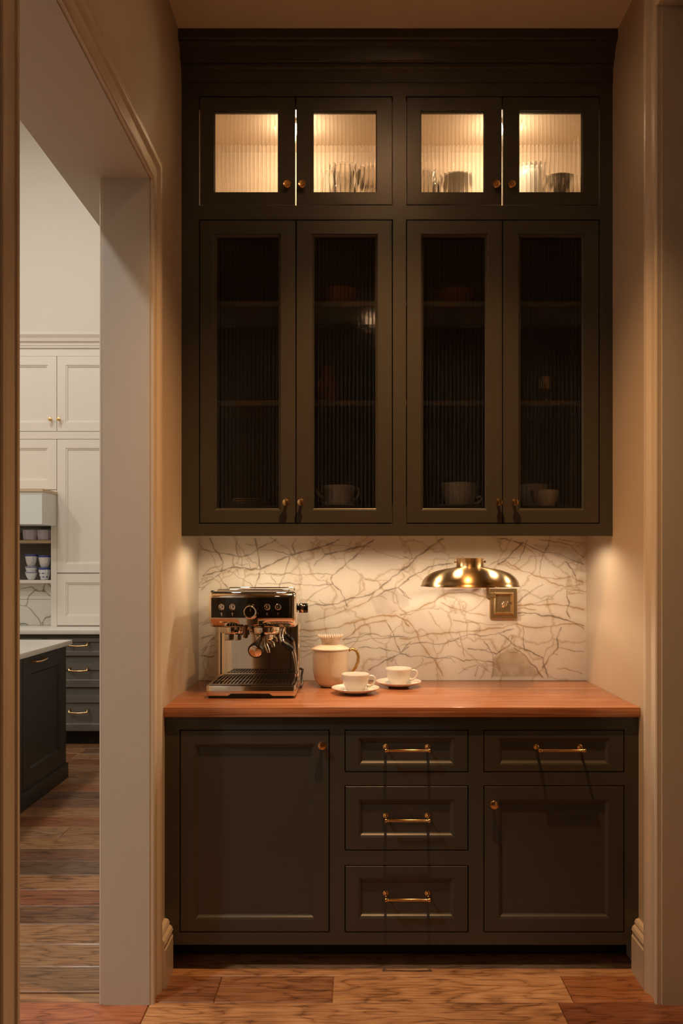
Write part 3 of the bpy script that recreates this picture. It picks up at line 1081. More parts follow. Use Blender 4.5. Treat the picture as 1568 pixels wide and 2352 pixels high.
# wavy lower lip
lip = MB()
lo, hi = [], []
n = 30
for i in range(n + 1):
    x = hx0 + .012 + (hx1 - hx0 - .024) * i / n
    t = (i / n - .47) / .16
    dz = -.010 * math.exp(-t * t)
    lo.append((x, 2.889 - .003 * math.exp(-t * t), 1.1905 + dz))
    hi.append((x, 2.8835, 1.2062))
bk2 = [(x, 2.905, z - .006) for x, y_, z in lo]
lip.loops([hi, lo, bk2], False)
lip.build('front_lip', 'chrome', em, smooth=60)
# control panel
px0, px1 = wx(485, 2.884), wx(664, 2.884)
MB().box(px0, px1, 2.8822, 2.890, 1.2075, 1.2815).build('control_panel', 'black_gloss', em, bevel=(.0012, 2))


def disc_button(u, v, r, name, y=2.8822):
    x, z = wx(u, y), wz(v, y)
    mb = MB().lathe([(r, 0), (r, -.0022), (r * .86, -.0032), (r * .72, -.0030), (r * .66, -.0014), (r * .42, -.0014), (r * .36, -.003), (0, -.0034)], (x, y, z), 'y', 20)
    return mb.build(name, 'chrome', em, smooth=35)


for u in (509, 534, 614, 639):
    disc_button(u, 1394, .0118, 'button')
    y_ = 2.8822
    ic = MB()
    x, z = wx(u, y_), wz(1411, y_)
    ic.lathe([(.0042, 0), (.0042, -.0008), (0, -.0012)], (x, y_, z + .0025), 'y', 12)
    ic.box(x - .0016, x + .0016, y_ - .0008, y_, z - .0065, z)
    ic.build('icon', 'chrome_brushed', em, smooth=35)
# dial
dx, dz_ = wx(576, 2.88), wz(1405, 2.88)
nd = 36
dial = MB().lathe([(.0285, 0), (.0285, -.004), (.0262, -.007), (.0235, -.0215), (.0215, -.0232), (.0180, -.0228), (.0172, -.0205)], (dx, 2.8822, dz_), 'y', nd,
                  ripple=lambda i, j, r, h: (r * (1 + (.035 if (j % 4 < 2 and i in (2, 3)) else 0)), h))
dial.build('dial', 'chrome', em, smooth=30)
fc_ = MB().lathe([(.0176, -.0200), (.0176, -.0208), (0, -.0208)], (dx, 2.8822, dz_), 'y', 24)
fc_.build('dial_face', 'black_gloss', em, smooth=30)
MB().box(dx - .0006, dx + .0022, 2.8606, 2.8615, dz_ + .002, dz_ + .0135).build('dial_pointer', 'gold_trim', em)
# grinder outlet and group head
gx, gy = wx(533, 2.985), 2.985
MB().lathe([(.040, 1.169), (.044, 1.166), (.044, 1.148), (.041, 1.142), (.030, 1.139), (0, 1.139)], (gx, gy, 0), 'z', 32).build('grinder_outlet', 'chrome', em, smooth=35)
ck = MB()
ck.box(wx(516, 2.965), wx(535, 2.965), 2.955, 2.99, 1.116, 1.140).box(wx(541, 2.965), wx(552, 2.965), 2.955, 2.99, 1.116, 1.140)
ck.build('grinder_cradle', 'chrome_brushed', em, bevel=(.003, 2))
qx, qy = wx(607.5, 2.985), 2.985
MB().lathe([(.052, 1.170), (.058, 1.166), (.059, 1.150), (.056, 1.143), (.050, 1.138), (.030, 1.136), (0, 1.136)], (qx, qy, 0), 'z', 36).build('group_head', 'chrome', em, smooth=35)
MB().lathe([(.007, 1.170), (.0075, 1.140), (.009, 1.136), (.009, 1.130), (.005, 1.127), (0, 1.127)], (wx(564, 2.94), 2.94, 0), 'z', 16).build('hot_water_spout', 'brass_dark', em, smooth=35)
# portafilter
pf0 = Vector((qx, qy - .03, 1.136))
pf1 = W(586, 1496, 2.835)
pfm = MB()
pfm.lathe([(.034, 1.138), (.036, 1.132), (.033, 1.118), (.022, 1.112), (0, 1.112)], (qx, qy, 0), 'z', 28)
pfo = pfm.build('portafilter', 'chrome', em, smooth=35)
pts = [pf0.lerp(pf1, t) for t in (0, .12, .3, .5, .7, .88, .97, 1)]
MB().tube(pts, [.010, .010, .0125, .0165, .0215, .0275, .0290, .0275], 20).build('handle', 'black_plastic', pfo, smooth=50)
dirv = (pf1 - pf0).normalized()
cpm = MB()
ax = [pf1 + dirv * t for t in (-.002, .001, .003, .0022)]
cpm.tube(ax, [.0235, .0235, .0205, .0165], 20)
cpm.tube([pf1 + dirv * .001, pf1 + dirv * .0035], [.010, .004], 10)
cpm.build('end_cap', 'chrome', pfo, smooth=40)
sp = MB()
sp.tube([(qx + .008, qy, 1.114), (qx + .020, qy - .006, 1.110), (qx + .032, qy - .008, 1.104), (qx + .034, qy - .008, 1.090)], [.009, .0085, .008, .007], 12)
sp.tube([(qx + .004, qy - .004, 1.113), (qx + .006, qy - .012, 1.098), (qx + .014, qy - .018, 1.082), (qx + .018, qy - .018, 1.068)], [.009, .0085, .008, .006], 12)
sp.build('spout', 'chrome_brushed', pfo, smooth=50)
# steam wand
sw = MB()
a = [W(648, 1444, 2.93), W(646, 1452, 2.925), W(645, 1462, 2.92), W(647, 1471, 2.915), W(652, 1478, 2.91)]
sw.tube(a, .0085, 14)
wa = sw.build('steam_wand', 'chrome', em, smooth=50)
MB().tube([W(649, 1474, 2.912), W(656, 1481, 2.908), W(665, 1488, 2.905), W(673, 1494, 2.902)], [.0095, .0115, .0115, .0085], 14).build('grip', 'black_plastic', wa, smooth=50)
MB().tube([W(672, 1493, 2.902), W(675, 1503, 2.90), W(678, 1520, 2.90), W(681, 1538, 2.90), W(682, 1546, 2.90)], [.0062, .0062, .0055, .0050, .0066], 12).build('nozzle', 'chrome', wa, smooth=50)
# side steam knob
kz = wz(1396, 3.0)
MB().lathe([(.010, mx1 - .001), (.010, mx1 + .004), (.0175, mx1 + .005), (.0185, mx1 + .008), (.0185, mx1 + .036), (.0165, mx1 + .039), (0, mx1 + .039)], (0, 2.985, kz), 'x', 24).build('steam_knob', 'black_gloss', em, smooth=35)
MB().lathe([(.0188, mx1 + .012), (.0192, mx1 + .013), (.0192, mx1 + .020), (.0188, mx1 + .021)], (0, 2.985, kz), 'x', 24).build('knob_ring', 'chrome', em, smooth=35)
# cup rail on top, water lid, side hinge tab, cord
rail = MB()
rp = [(hx0 + .03, 2.94, 1.308), (hx0 + .03, 3.215, 1.308), (hx1 - .03, 3.215, 1.308), (hx1 - .03, 2.94, 1.308), (hx0 + .03, 2.94, 1.308)]
for p, q in zip(rp[:-1], rp[1:]):
    rail.tube([p, q], .0028, 8)
for p in rp[:-1]:
    rail.tube([p, (p[0], p[1], 1.302)], .0028, 8)
rail.build('cup_rail', 'chrome', em, smooth=50)
MB().box(hx0 + .004, hx0 + .016, 2.93, 2.95, 1.290, 1.306).build('lid_tab', 'black_plastic', em, bevel=(.002, 1))
MB().tube([(mx1 - .002, 3.12, ZT + .075), (mx1 + .010, 3.12, ZT + .070), (mx1 + .006, 3.09, ZT + .045), (mx1 + .012, 3.06, ZT + .025), (mx1 + .006, 3.05, ZT + .008)], [.004, .005, .0045, .005, .004], 8).build('cable', 'black_plastic', em, smooth=60)

# ================================================================== CROCKERY ON THE WORKTOP
# lidded jug with crown finial
jx, jy = wx(759, 3.14), 3.14
jug = thing('lidded_jug', 'cream glazed lidded jug with spiky crown finial beside the espresso machine', 'jug', (jx, jy, ZT), local=True)
MB().lathe([(.036, .0), (.040, .001), (.046, .005), (.058, .018), (.067, .036), (.0715, .060), (.0735, .095), (.0740, .140), (.0745, .147), (.0740, .149), (.070, .149), (.068, .10), (.05, .02), (0, .016)], n=48).build('body', 'porcelain_cream', jug, smooth=45)
lid = MB().lathe([(.0, .1535), (.060, .1505), (.0765, .1495), (.0775, .152), (.0765, .1550), (.066, .1600), (.050, .1665), (.039, .1700), (.030, .1710), (0, .1715)], n=48).build('lid', 'porcelain_cream', jug, smooth=35)
crown = MB().lathe([(.0, .169), (.0355, .169), (.0375, .172), (.0375, .176), (.0360, .178), (.0385, .186), (.0435, .198), (.0490, .209), (.0475, .2095), (.0415, .199), (.0340, .184), (0, .182)], n=64,
                   ripple=lambda i, j, r, h: (r * (1 + (.05 if j % 2 and i in (6, 7, 8, 9) else 0)), h - (.011 if j % 2 == 0 and i in (7, 8) else 0)))
crown.build('finial', 'porcelain_cream', lid, smooth=25)
hpts = [(.068, 0, .138), (.078, 0, .148), (.092, 0, .150), (.105, 0, .141), (.1115, 0, .122), (.110, 0, .100), (.101, 0, .078), (.088, 0, .060), (.072, 0, .046)]
hn = []
for i in range(len(hpts) - 1):
    for t in (0, .5):
        hn.append(tuple(Vector(hpts[i]).lerp(Vector(hpts[i + 1]), t)))
hn.append(hpts[-1])
MB().tube(hn, [.0045 + .0022 * math.sin(math.pi * i / (len(hn) - 1)) for i in range(len(hn))], 12, squash=(1, 1.7)).build('handle', 'gold_glaze', jug, smooth=60)

# saucers and cups
SAUCER = [(.038, 0), (.040, 0), (.042, .002), (.060, .006), (.080, .014), (.0905, .0205), (.0915, .0222), (.0905, .0230), (.079, .0175), (.060, .0105), (.040, .0075), (.036, .0068), (.032, .0062), (0, .0062)]
CUP = [(.0, .0), (.029, .0), (.031, .003), (.034, .010), (.042, .022), (.0485, .034), (.0515, .048), (.0525, .062), (.0530, .0665), (.0520, .0678), (.0508, .0665), (.0498, .050), (.0465, .036), (.040, .024), (.030, .011), (0, .008)]


def make_saucer(loc, label):
    o = MB().lathe(SAUCER, n=56).build('saucer', 'porcelain', smooth=50, loc=loc)
    tag(o, label, 'saucer', 'saucers on the countertop')
    return o


def make_cup(loc, label):
    t = thing('teacup', label, 'cup', loc, 'teacups on the countertop', local=True)
    MB().lathe(CUP, n=48).build('bowl', 'porcelain', t, smooth=50)
    hp_ = [(.0495, 0, .056), (.060, 0, .0595), (.070, 0, .0565), (.0755, 0, .047), (.073, 0, .036), (.064, 0, .026), (.054, 0, .0195), (.0415, 0, .0185)]
    hh = []
    for i in range(len(hp_) - 1):
        for t_ in (0, .5):
            hh.append(tuple(Vector(hp_[i]).lerp(Vector(hp_[i + 1]), t_)))
    hh.append(hp_[-1])
    MB().tube(hh, .0042, 10, squash=(1, 1.35)).build('handle', 'porcelain', t, smooth=60)
    return t


c1 = (wx(816, 2.975), 2.975)
c2 = (wx(915, 3.135), 3.135)
make_saucer((c1[0], c1[1], ZT + .0002), 'white saucer under the nearer teacup, next to the lidded jug')
make_cup((c1[0], c1[1], ZT + .0066), 'white teacup on a saucer, the nearer one next to the lidded jug')
make_saucer((c2[0], c2[1], ZT + .0002), 'white saucer under the farther teacup, to the right of the jug')
make_cup((c2[0], c2[1], ZT + .0066), 'white teacup on a saucer, the farther one away from the jug')
for (cx, cy), lab in ((c1, 'small folded white packet lying on the nearer saucer'), (c2, 'small folded white packet lying on the farther saucer')):
    mb = MB()
    ang = .4
    pk = []
    for (a_, b_) in ((-.013, -.008), (.013, -.009), (.014, .008), (-.012, .009)):
        pk.append((a_ * math.cos(ang) - b_ * math.sin(ang), a_ * math.sin(ang) + b_ * math.cos(ang)))
    mb.loops([[(p[0], p[1], z + (.004 if k in (1, 2) else 0)) for k, p in enumerate(pk)] for z in (0, .002)], True, True, False)
    top = [(p[0] * .8, p[1] * .8, .0085 if k % 2 else .0065) for k, p in enumerate(pk)]
    mb.loops([[(p[0], p[1], .002 + (.004 if k in (1, 2) else 0)) for k, p in enumerate(pk)], top], True, False, True)
    o = mb.build('sugar_packet', 'paper', loc=(cx + .060, cy - .028, ZT + .0128))
    o.rotation_euler = (0, -.14, 0)
    tag(o, lab, 'packet', 'packets on the saucers')

# ================================================================== WALL LAMP
lx, ly = wx(1079, 3.06), 3.06
lamp = thing('wall_lamp', 'brushed brass wall lamp with a wide dome shade against the marble', 'lamp', (wx(1155, 3.29), YB - .012, 1.24))
k = 3.06 / F
Z0 = wz(1346, 3.06)
pr = [(114.5, 0), (113, 1.2), (111, 2.5), (110, 7), (108, 12), (104, 18), (99, 23), (91, 29), (80, 33.5), (68, 37), (56, 39.5), (46, 41), (38, 42.2), (33, 43.5), (31, 45)]
outer = [(a * k, Z0 + b * k) for a, b in pr]
inner = [(max(.001, r - .0016), z - .0012) for r, z in reversed(outer)]
MB().lathe(outer + inner + [outer[0]], (lx, ly, 0), 'z', 72).build('lamp_shade', 'brass_lamp', lamp, smooth=50)
zc0, zc1 = Z0 + 44.5 * k, wz(1282, 3.06)
col = MB().lathe([(.0, zc0), (.0528, zc0), (.0530, zc0 + .002), (.0524, zc0 + .003), (.0524, zc1 - .003), (.0532, zc1 - .002), (.0532, zc1), (.046, zc1), (.045, zc1 - .006), (0, zc1 - .006)], (lx, ly, 0), 'z', 48).build('collar', 'brass_lamp', lamp, smooth=40)
for s in (-1, 1):
    MB().lathe([(.003, 0), (.003, .004), (.0048, .0045), (.0048, .009), (0, .0095)] if s > 0 else [(.003, 0), (.003, -.004), (.0048, -.0045), (.0048, -.009), (0, -.0095)], (lx + s * .0524, ly, zc1 - .014), 'x', 12).build('screw', 'brass_dark', lamp, smooth=35)
# socket, bulb
MB().lathe([(.0, zc0 - .001), (.022, zc0 - .001), (.022, zc0 - .024), (.018, zc0 - .026), (0, zc0 - .026)], (lx, ly, 0), 'z', 24).build('socket', 'brass_dark', lamp, smooth=35)
MB().lathe([(.012, zc0 - .026), (.017, zc0 - .034), (.021, zc0 - .046), (.019, zc0 - .056), (.010, zc0 - .063), (0, zc0 - .065)], (lx, ly, 0), 'z', 24).build('bulb', 'bulb', lamp, smooth=60)
light('lamp_glow', 'SPOT', (lx, ly, Z0 - .002), P_LAMP, WARM2, lamp, spot_size=math.radians(172), spot_blend=.2, shadow_soft_size=.012)
# plate on the wall
kp = 3.285 / F
pxa, pxb, pza, pzb = wx(1124.5, 3.285), wx(1186.5, 3.285), wz(1420, 3.285), wz(1352, 3.285)


def pr_(i, y):
    return (pxa + i, pxb - i, pza + i, pzb - i, y)


plate = MB().rings([pr_(0, YB - .0121), pr_(0, 3.278), pr_(.002, 3.276), pr_(.014, 3.276), pr_(.016, 3.272), pr_(.021, 3.271), pr_(.024, 3.275), pr_(.026, 3.284)], True, True).build('back_plate', 'brass_plate', lamp)
tg = MB().lathe([(.011, 3.284), (.011, 3.281), (.006, 3.279), (.005, 3.276)], ((pxa + pxb) / 2 + .004, 0, (pza + pzb) / 2 - .004), 'y', 16)
tg.tube([((pxa + pxb) / 2 + .004, 3.279, (pza + pzb) / 2 - .004), ((pxa + pxb) / 2 - .006, 3.262, (pza + pzb) / 2 - .012)], [.003, .0048], 10)
tg.tube([((pxa + pxb) / 2 + .002, 3.276, (pza + pzb) / 2 + .004), ((pxa + pxb) / 2 + .014, 3.264, (pza + pzb) / 2 + .007)], [.0035, .0048], 10)
tg.build('toggle', 'chrome', plate, smooth=50)
ar = MB()
ax_ = wx(1119, 3.262)
ar.box(ax_ - .006, ax_ + .006, 3.254, 3.272, wz(1374, 3.262), Z0 + .030)
ar.box(ax_ + .005, pxa + .02, 3.262, 3.276, wz(1372, 3.262), wz(1362, 3.262))
ar.build('bracket', 'brass_plate', lamp, bevel=(.001, 1))
MB().tube([(ax_, 3.262, Z0 + .026), ((ax_ + lx) / 2, (3.262 + ly) / 2, zc0 - .018), (lx, ly, zc0 - .014)], .006, 12).build('arm', 'brass_plate', lamp, smooth=50)

# ================================================================== THINGS BEHIND GLASS
# gold-rimmed plates behind the far left pane
PL = [(0, .0045), (.046, .0045), (.046, 0), (.050, 0), (.052, .0045), (.080, .0085), (.106, .0125), (.108, .0140), (.106, .0147), (.078, .0120), (.050, .0086), (0, .0084)]
for kk, lab in ((0, 'gold rimmed plate behind far left lower glass door, bottom of the stack'), (1, 'gold rimmed plate behind far left lower glass door, middle of the stack'), (2, 'gold rimmed plate behind far left lower glass door, topmost of the stack')):
    mb = MB().lathe(PL, n=48)
    p = thing('plate', lab, 'plate', (wx(565, 3.10), 3.125, ZD1 + .0005 + kk * .0085), 'gold rimmed plates in the cabinet', local=True)
    mb.build('dish', 'porcelain', p, smooth=50)
    MB().lathe([(.1035, .0118), (.1085, .0125), (.1090, .0143), (.1060, .0153), (.1030, .0143)], n=48).build('gold_rim', 'gold_trim', p, smooth=50)
# ornate gravy boat on a saucer
gx_, gy_ = wx(778, 3.1), 3.10
o = MB().lathe([(.040, 0), (.060, .002), (.0755, .006), (.0765, .008), (.074, .009), (.05, .006), (0, .006)], n=48).build('saucer', 'porcelain', smooth=50, loc=(gx_, gy_, ZD1 + .0003))
tag(o, 'pale saucer under the small spouted teapot behind second lower glass door', 'saucer')
tp = thing('small_teapot', 'pale spouted teapot with beaded rim behind second lower glass door', 'teapot', (gx_, gy_, ZD1 + .0070), local=True)
MB().lathe([(.0, 0), (.056, 0), (.062, .004), (.064, .010), (.060, .016), (.056, .020), (.057, .034), (.060, .050), (.064, .062), (.058, .064), (.054, .05), (.05, .02), (0, .016)], n=40).build('bowl', 'porcelain', tp, smooth=45)
MB().lathe([(.062, .060), (.068, .066), (.070, .073), (.066, .079), (.060, .077)], n=48, ripple=lambda i, j, r, h: (r * (1 + .03 * (j % 2)), h)).build('rim', 'porcelain', tp, smooth=30)
MB().lathe([(.058, .006), (.066, .009), (.066, .016), (.060, .018)], n=48, ripple=lambda i, j, r, h: (r * (1 + .03 * (j % 2)), h)).build('foot_bead', 'porcelain', tp, smooth=30)
MB().tube([(.056, 0, .066), (.070, 0, .074), (.080, 0, .066), (.080, 0, .050), (.072, 0, .034), (.058, 0, .022)], .0042, 10).build('handle', 'porcelain', tp, smooth=60)
MB().tube([(-.054, 0, .030), (-.070, 0, .036), (-.082, 0, .048), (-.090, 0, .066)], [.009, .007, .006, .005], 10).build('spout', 'porcelain', tp, smooth=60)
# fluted bowl on a plate (third pane)
fx, fy = wx(1054, 3.1), 3.10
o = MB().lathe([(.05, 0), (.075, .002), (.093, .007), (.094, .009), (.090, .0095), (.06, .006), (0, .006)], n=48).build('plate', 'porcelain', smooth=50, loc=(fx - .003, fy, ZD1 + .0003))
tag(o, 'pale plate under the round cup behind third lower glass door', 'plate')
t = thing('round_cup', 'wide pale cup on a plate behind third lower glass door', 'cup', (fx, fy, ZD1 + .0070), local=True)
MB().lathe([(0, 0), (.046, 0), (.052, .006), (.060, .022), (.068, .046), (.0725, .072), (.0735, .088), (.071, .0895), (.0685, .07), (.062, .04), (.05, .012), (0, .010)], n=40).build('bowl', 'porcelain', t, smooth=50)
MB().tube([(.062, -.03, .030), (.076, -.036, .036), (.084, -.04, .026), (.074, -.036, .012), (.054, -.026, .008)], .004, 10).build('handle', 'porcelain', t, smooth=60)
# two bowls (fourth pane)
b0 = MB().lathe([(0, 0), (.036, 0), (.040, .004), (.046, .024), (.052, .050), (.0545, .064), (.052, .066), (.048, .05), (.036, .012), (0, .008)], n=40).build('bowl', 'porcelain', smooth=50, loc=(wx(1250, 3.07), 3.07, ZD1 + .0003))
tag(b0, 'low pale bowl in front of a taller one behind far right lower glass door', 'bowl')
b1 = MB().lathe([(0, 0), (.038, 0), (.042, .004), (.050, .030), (.056, .060), (.058, .098), (.0565, .0995), (.053, .06), (.04, .016), (0, .008)], n=40).build('bowl', 'porcelain', smooth=50, loc=(wx(1226, 3.19), 3.19, ZD1 + .0003))
tag(b1, 'tall pale bowl at the back behind far right lower glass door', 'bowl')
# amber ware on the shelves
zs2, zs1 = wz(700, 3.03) + .0103, wz(927, 3.03) + .0103
AB = [(0, 0), (.036, 0), (.038, .006), (.060, .030), (.080, .062), (.084, .072), (.082, .073), (.076, .06), (.05, .022), (0, .012)]
o = MB().lathe(AB, n=40).build('amber_bowl', 'amber', smooth=50, loc=(wx(1043, 3.15), 3.15, zs2))
tag(o, 'amber brown bowl on the upper shelf behind third lower glass door', 'bowl')
o = MB().lathe([(r * .9, h * 1.1) for r, h in AB], n=40).build('amber_bowl', 'amber', smooth=50, loc=(wx(780, 3.15), 3.15, zs2))
tag(o, 'amber brown bowl on the upper shelf behind second lower glass door', 'bowl')
o = MB().lathe([(0, 0), (.032, 0), (.036, .010), (.046, .04), (.050, .07), (.044, .10), (.030, .12), (.026, .145), (.031, .16), (.029, .16), (.022, .14), (0, .12)], n=36).build('copper_vase', 'amber', smooth=50, loc=(wx(752, 3.16), 3.16, zs1))
tag(o, 'copper brown vase on the middle shelf behind second lower glass door', 'vase')
o = MB().lathe([(0, 0), (.026, 0), (.028, .004), (.010, .014), (.008, .04), (.020, .052), (.034, .072), (.036, .098), (.033, .12), (.031, .12), (.032, .09), (0, .06)], n=32).build('brass_goblet', 'gold_glaze', smooth=50, loc=(wx(1252, 3.16), 3.16, zs1))
tag(o, 'brass goblet on the middle shelf behind far right lower glass door', 'goblet')
# glass and china in the lit top compartments
zt = ZD2 + .0004


def ware(name, prof, u, D, label, cat, m='clear_ware', handle=None, sc_=1.0, n=36):
    loc = (wx(u, D), D, zt)
    t = thing(name, label, cat, loc, 'ware in the lit top compartments', local=True)
    MB().lathe([(r * sc_, h * sc_) for r, h in prof], n=n).build('body', m, t, smooth=45)
    if handle:
        MB().tube([(a * sc_, 0, b * sc_) for a, b in handle], .005, 10).build('handle', m, t, smooth=60)
    return t


PITCH = [(0, 0), (.045, 0), (.050, .004), (.058, .04), (.060, .09), (.050, .14), (.038, .17), (.042, .20), (.050, .222), (.047, .222), (.036, .19), (.034, .17), (.046, .135), (.054, .08), (.046, .012), (0, .008)]
ware('glass_pitcher', PITCH, 788, 3.12, 'clear glass pitcher behind second top glass door', 'pitcher', 'glassware', [(-.048, .20), (-.075, .205), (-.085, .17), (-.075, .12), (-.056, .09)])
ware('glass_bowl', [(0, 0), (.04, 0), (.042, .01), (.02, .03), (.018, .09), (.03, .11), (.06, .15), (.072, .19), (.069, .19), (.05, .14), (0, .115)], 857, 3.10, 'footed glass bowl behind second top glass door', 'bowl', 'glassware')
ware('glass_jar', [(0, 0), (.05, 0), (.054, .005), (.054, .15), (.046, .165), (.040, .18), (.040, .2), (.037, .2), (.037, .18), (.05, .145), (.05, .01), (0, .006)], 978, 3.12, 'clear glass jar behind third top glass door, near the centre stile', 'jar', 'glassware')
ware('white_bowl', [(0, 0), (.03, 0), (.034, .004), (.026, .03), (.026, .09), (.045, .12), (.062, .155), (.0645, .172), (.062, .173), (.04, .125), (0, .1)], 1050, 3.10, 'pale footed bowl behind third top glass door', 'bowl', 'porcelain')
ware('tall_jar', [(0, 0), (.05, 0), (.056, .006), (.058, .10), (.058, .20), (.054, .225), (.048, .232), (.050, .236), (.050, .246), (.03, .252), (0, .253)], 1218, 3.17, 'tall cream lidded jar behind far right top glass door', 'jar', 'porcelain')
ware('cream_pot', [(0, 0), (.03, 0), (.034, .006), (.040, .06), (.040, .16), (.034, .19), (.036, .2), (.038, .222), (.03, .226), (0, .227)], 1300, 3.22, 'slim cream pot at the back behind far right top glass door', 'pot', 'porcelain')
ware('ribbed_bowl', [(0, 0), (.035, 0), (.038, .006), (.030, .03), (.030, .07), (.050, .10), (.064, .135), (.0665, .148), (.064, .149), (.045, .105), (0, .085)], 1282, 3.06, 'grey ribbed footed bowl in front behind far right top glass door', 'bowl', 'chrome_brushed')

# ================================================================== CEILING DOWNLIGHTS
def downlight(x, y, z, power, color, label, size, lm='led', blend=.6, tilt=0):
    t = thing('recessed_downlight', label, 'ceiling light', (x, y, z), 'recessed ceiling downlights')
    MB().lathe([(.075, z), (.075, z - .004), (.070, z - .006), (.056, z - .005), (.050, z - .0005)], (x, y, 0), 'z', 32).build('trim_ring', 'trim_paint', t, smooth=35)
    MB().lathe([(.050, z - .001), (0, z - .001)], (x, y, 0), 'z', 32).build('lens', lm, t)
    light('downlight_glow', 'SPOT', (x, y, z - .012), power, color, t, rot=(math.radians(tilt), 0, 0), spot_size=math.radians(size), spot_blend=blend, shadow_soft_size=.016)
    return t


downlight(.17, 2.06, ZCEIL, P_DOWN, WARM, 'round recessed ceiling downlight in front of the dark cabinets', 87, blend=1.0, tilt=8)
downlight(.17, -.4, ZCEIL, P_FILL, WARM, 'added fill downlight in the unseen ceiling behind the camera', 140)  # unseen fill lamp, added to brighten the faces turned to the camera

# ================================================================== KITCHEN BEYOND THE OPENING
KH, KB = 6.35, 6.05


def kx(u): return wx(u, KH)
def kz_(v): return wz(v, KH)


# grey base drawers
kb = thing('kitchen_base_cabinet', 'grey kitchen base drawer unit with brass bow handles beyond the opening', 'drawer unit', (-2.2, KY1, 0))
bu0, bu1 = wx(112, KB), wx(246, KB)


def lz(v): return wz(v, KB)


MB().box(-4.2, -1.3, KB + .018, KY1 - .002, lz(1680), .860).build('carcass', 'drawer_grey', kb)
MB().box(-4.2, -1.3, KB + .07, KB + .09, .0005, lz(1680)).build('toe_kick', 'island_dark', kb)
for (v0, v1, hv) in ((1466, 1506, 1480), (1524, 1578, 1537), (1599, 1679, 1633)):
    z0, z1 = lz(v1), lz(v0)
    i = .05 if v1 - v0 > 50 else .028
    dd = MB().rings([(bu0, bu1, z0, z1, KB + .019), (bu0, bu1, z0, z1, KB), (bu0 + i, bu1 - i, z0 + i, z1 - i, KB), (bu0 + i + .008, bu1 - i - .008, z0 + i + .008, z1 - i - .008, KB + .010)], True, True).build('drawer', 'drawer_grey', kb)
    zz, xm = lz(hv), wx(182, KB)
    hw = .070
    pts = [(xm - hw, KB + .004, zz + .012), (xm - hw, KB - .022, zz + .012)]
    for a_ in range(9):
        t_ = a_ / 8
        pts.append((xm - hw + 2 * hw * t_, KB - .032, zz - .006 - .006 * math.sin(math.pi * t_)))
    pts += [(xm + hw, KB - .022, zz + .012), (xm + hw, KB + .004, zz + .012)]
    MB().tube(pts, .0065, 10).build('handle', 'brass', dd, smooth=60)
for (a_, b_) in ((-3.4, bu0 - .05), (bu1 + .05, -1.4)):
    MB().rings([(a_, b_, lz(1679), lz(1466), KB + .019), (a_, b_, lz(1679), lz(1466), KB), (a_ + .06, b_ - .06, lz(1679) + .06, lz(1466) - .06, KB), (a_ + .068, b_ - .068, lz(1679) + .068, lz(1466) - .068, KB + .01)], True, True).build('door', 'drawer_grey', kb)
o = MB().box(-4.2, -1.25, KB - .03, KY1 - .001, .8605, .895).build('kitchen_counter', 'quartz', bevel=(.003, 2))
tag(o, 'pale stone kitchen counter on the grey drawers', 'countertop')

# white hutch
hu = thing('kitchen_cupboard', 'tall cream white panelled kitchen cupboard with brass knobs beyond the opening', 'cupboard', (-2.3, KY1, .8955))
cu = kx(130.5)
hc = MB()
zc_b = .8955
hc.box(cu, -1.3, KH + .018, KY1 - .002, zc_b, kz_(800))                 # right column
hc.box(-4.2, cu, KH + .018, KY1 - .002, kz_(1126), kz_(800))            # over the hood
hc.box(kx(117), cu, KH, KY1 - .002, zc_b, kz_(1126))                    # upright beside the niche
hc.box(-4.2, -3.2, KH + .018, KY1 - .002, zc_b, kz_(1126))
hc.build('carcass', 'kitchen_white', hu)
fr_ = MB().box(-4.2, -1.3, KH, KH + .018, kz_(818), kz_(800)).box(-4.2, -1.3, KH, KH + .018, kz_(1008), kz_(991))
fr_.build('rail', 'kitchen_white', hu)
cr = [(KH + .1, kz_(800)), (KH - .01, kz_(800)), (KH - .012, kz_(796)), (KH - .016, kz_(794)), (KH - .018, kz_(788)), (KH - .03, kz_(786)), (KH - .036, kz_(779)), (KH - .050, kz_(772)), (KH - .052, kz_(765)), (KH + .1, kz_(765))]
MB().prism(cr, 'x', -4.2, -1.3).build('crown_moulding', 'kitchen_white', hu)


def kdoor(x0, x1, v0, v1, kn=None):
    z0, z1 = kz_(v1), kz_(v0)
    i = .070

    def r(a, y):
        return (x0 + a, x1 - a, z0 + a, z1 - a, KH + y)
    d = MB().rings([r(0, .017), r(0, -.001), r(i, -.001), r(i + .002, .004), r(i + .012, .005), r(i + .016, .012)], True, True).build('door', 'kitchen_white', hu)
    if kn:
        knob(d, kx(kn[0]), kz_(kn[1]), KH - .001, r=.016, proj=.036)
    return d


gk = .0025
rx1 = -1.95
kdoor(cu + gk, rx1, 818.6, 990, (137.5, 964))
kdoor(cu + gk, rx1, 1009, 1315)
kdoor(cu + gk, rx1, 1318, 1436)
kdoor(rx1 + .006, -1.32, 818.6, 990)
kdoor(rx1 + .006, -1.32, 1009, 1315)
lx0 = cu - .44
kdoor(lx0, cu - gk, 818.6, 990, (118, 964))
kdoor(lx0, cu - gk, 1009, 1124)
kdoor(lx0 - .45, lx0 - .006, 818.6, 990)
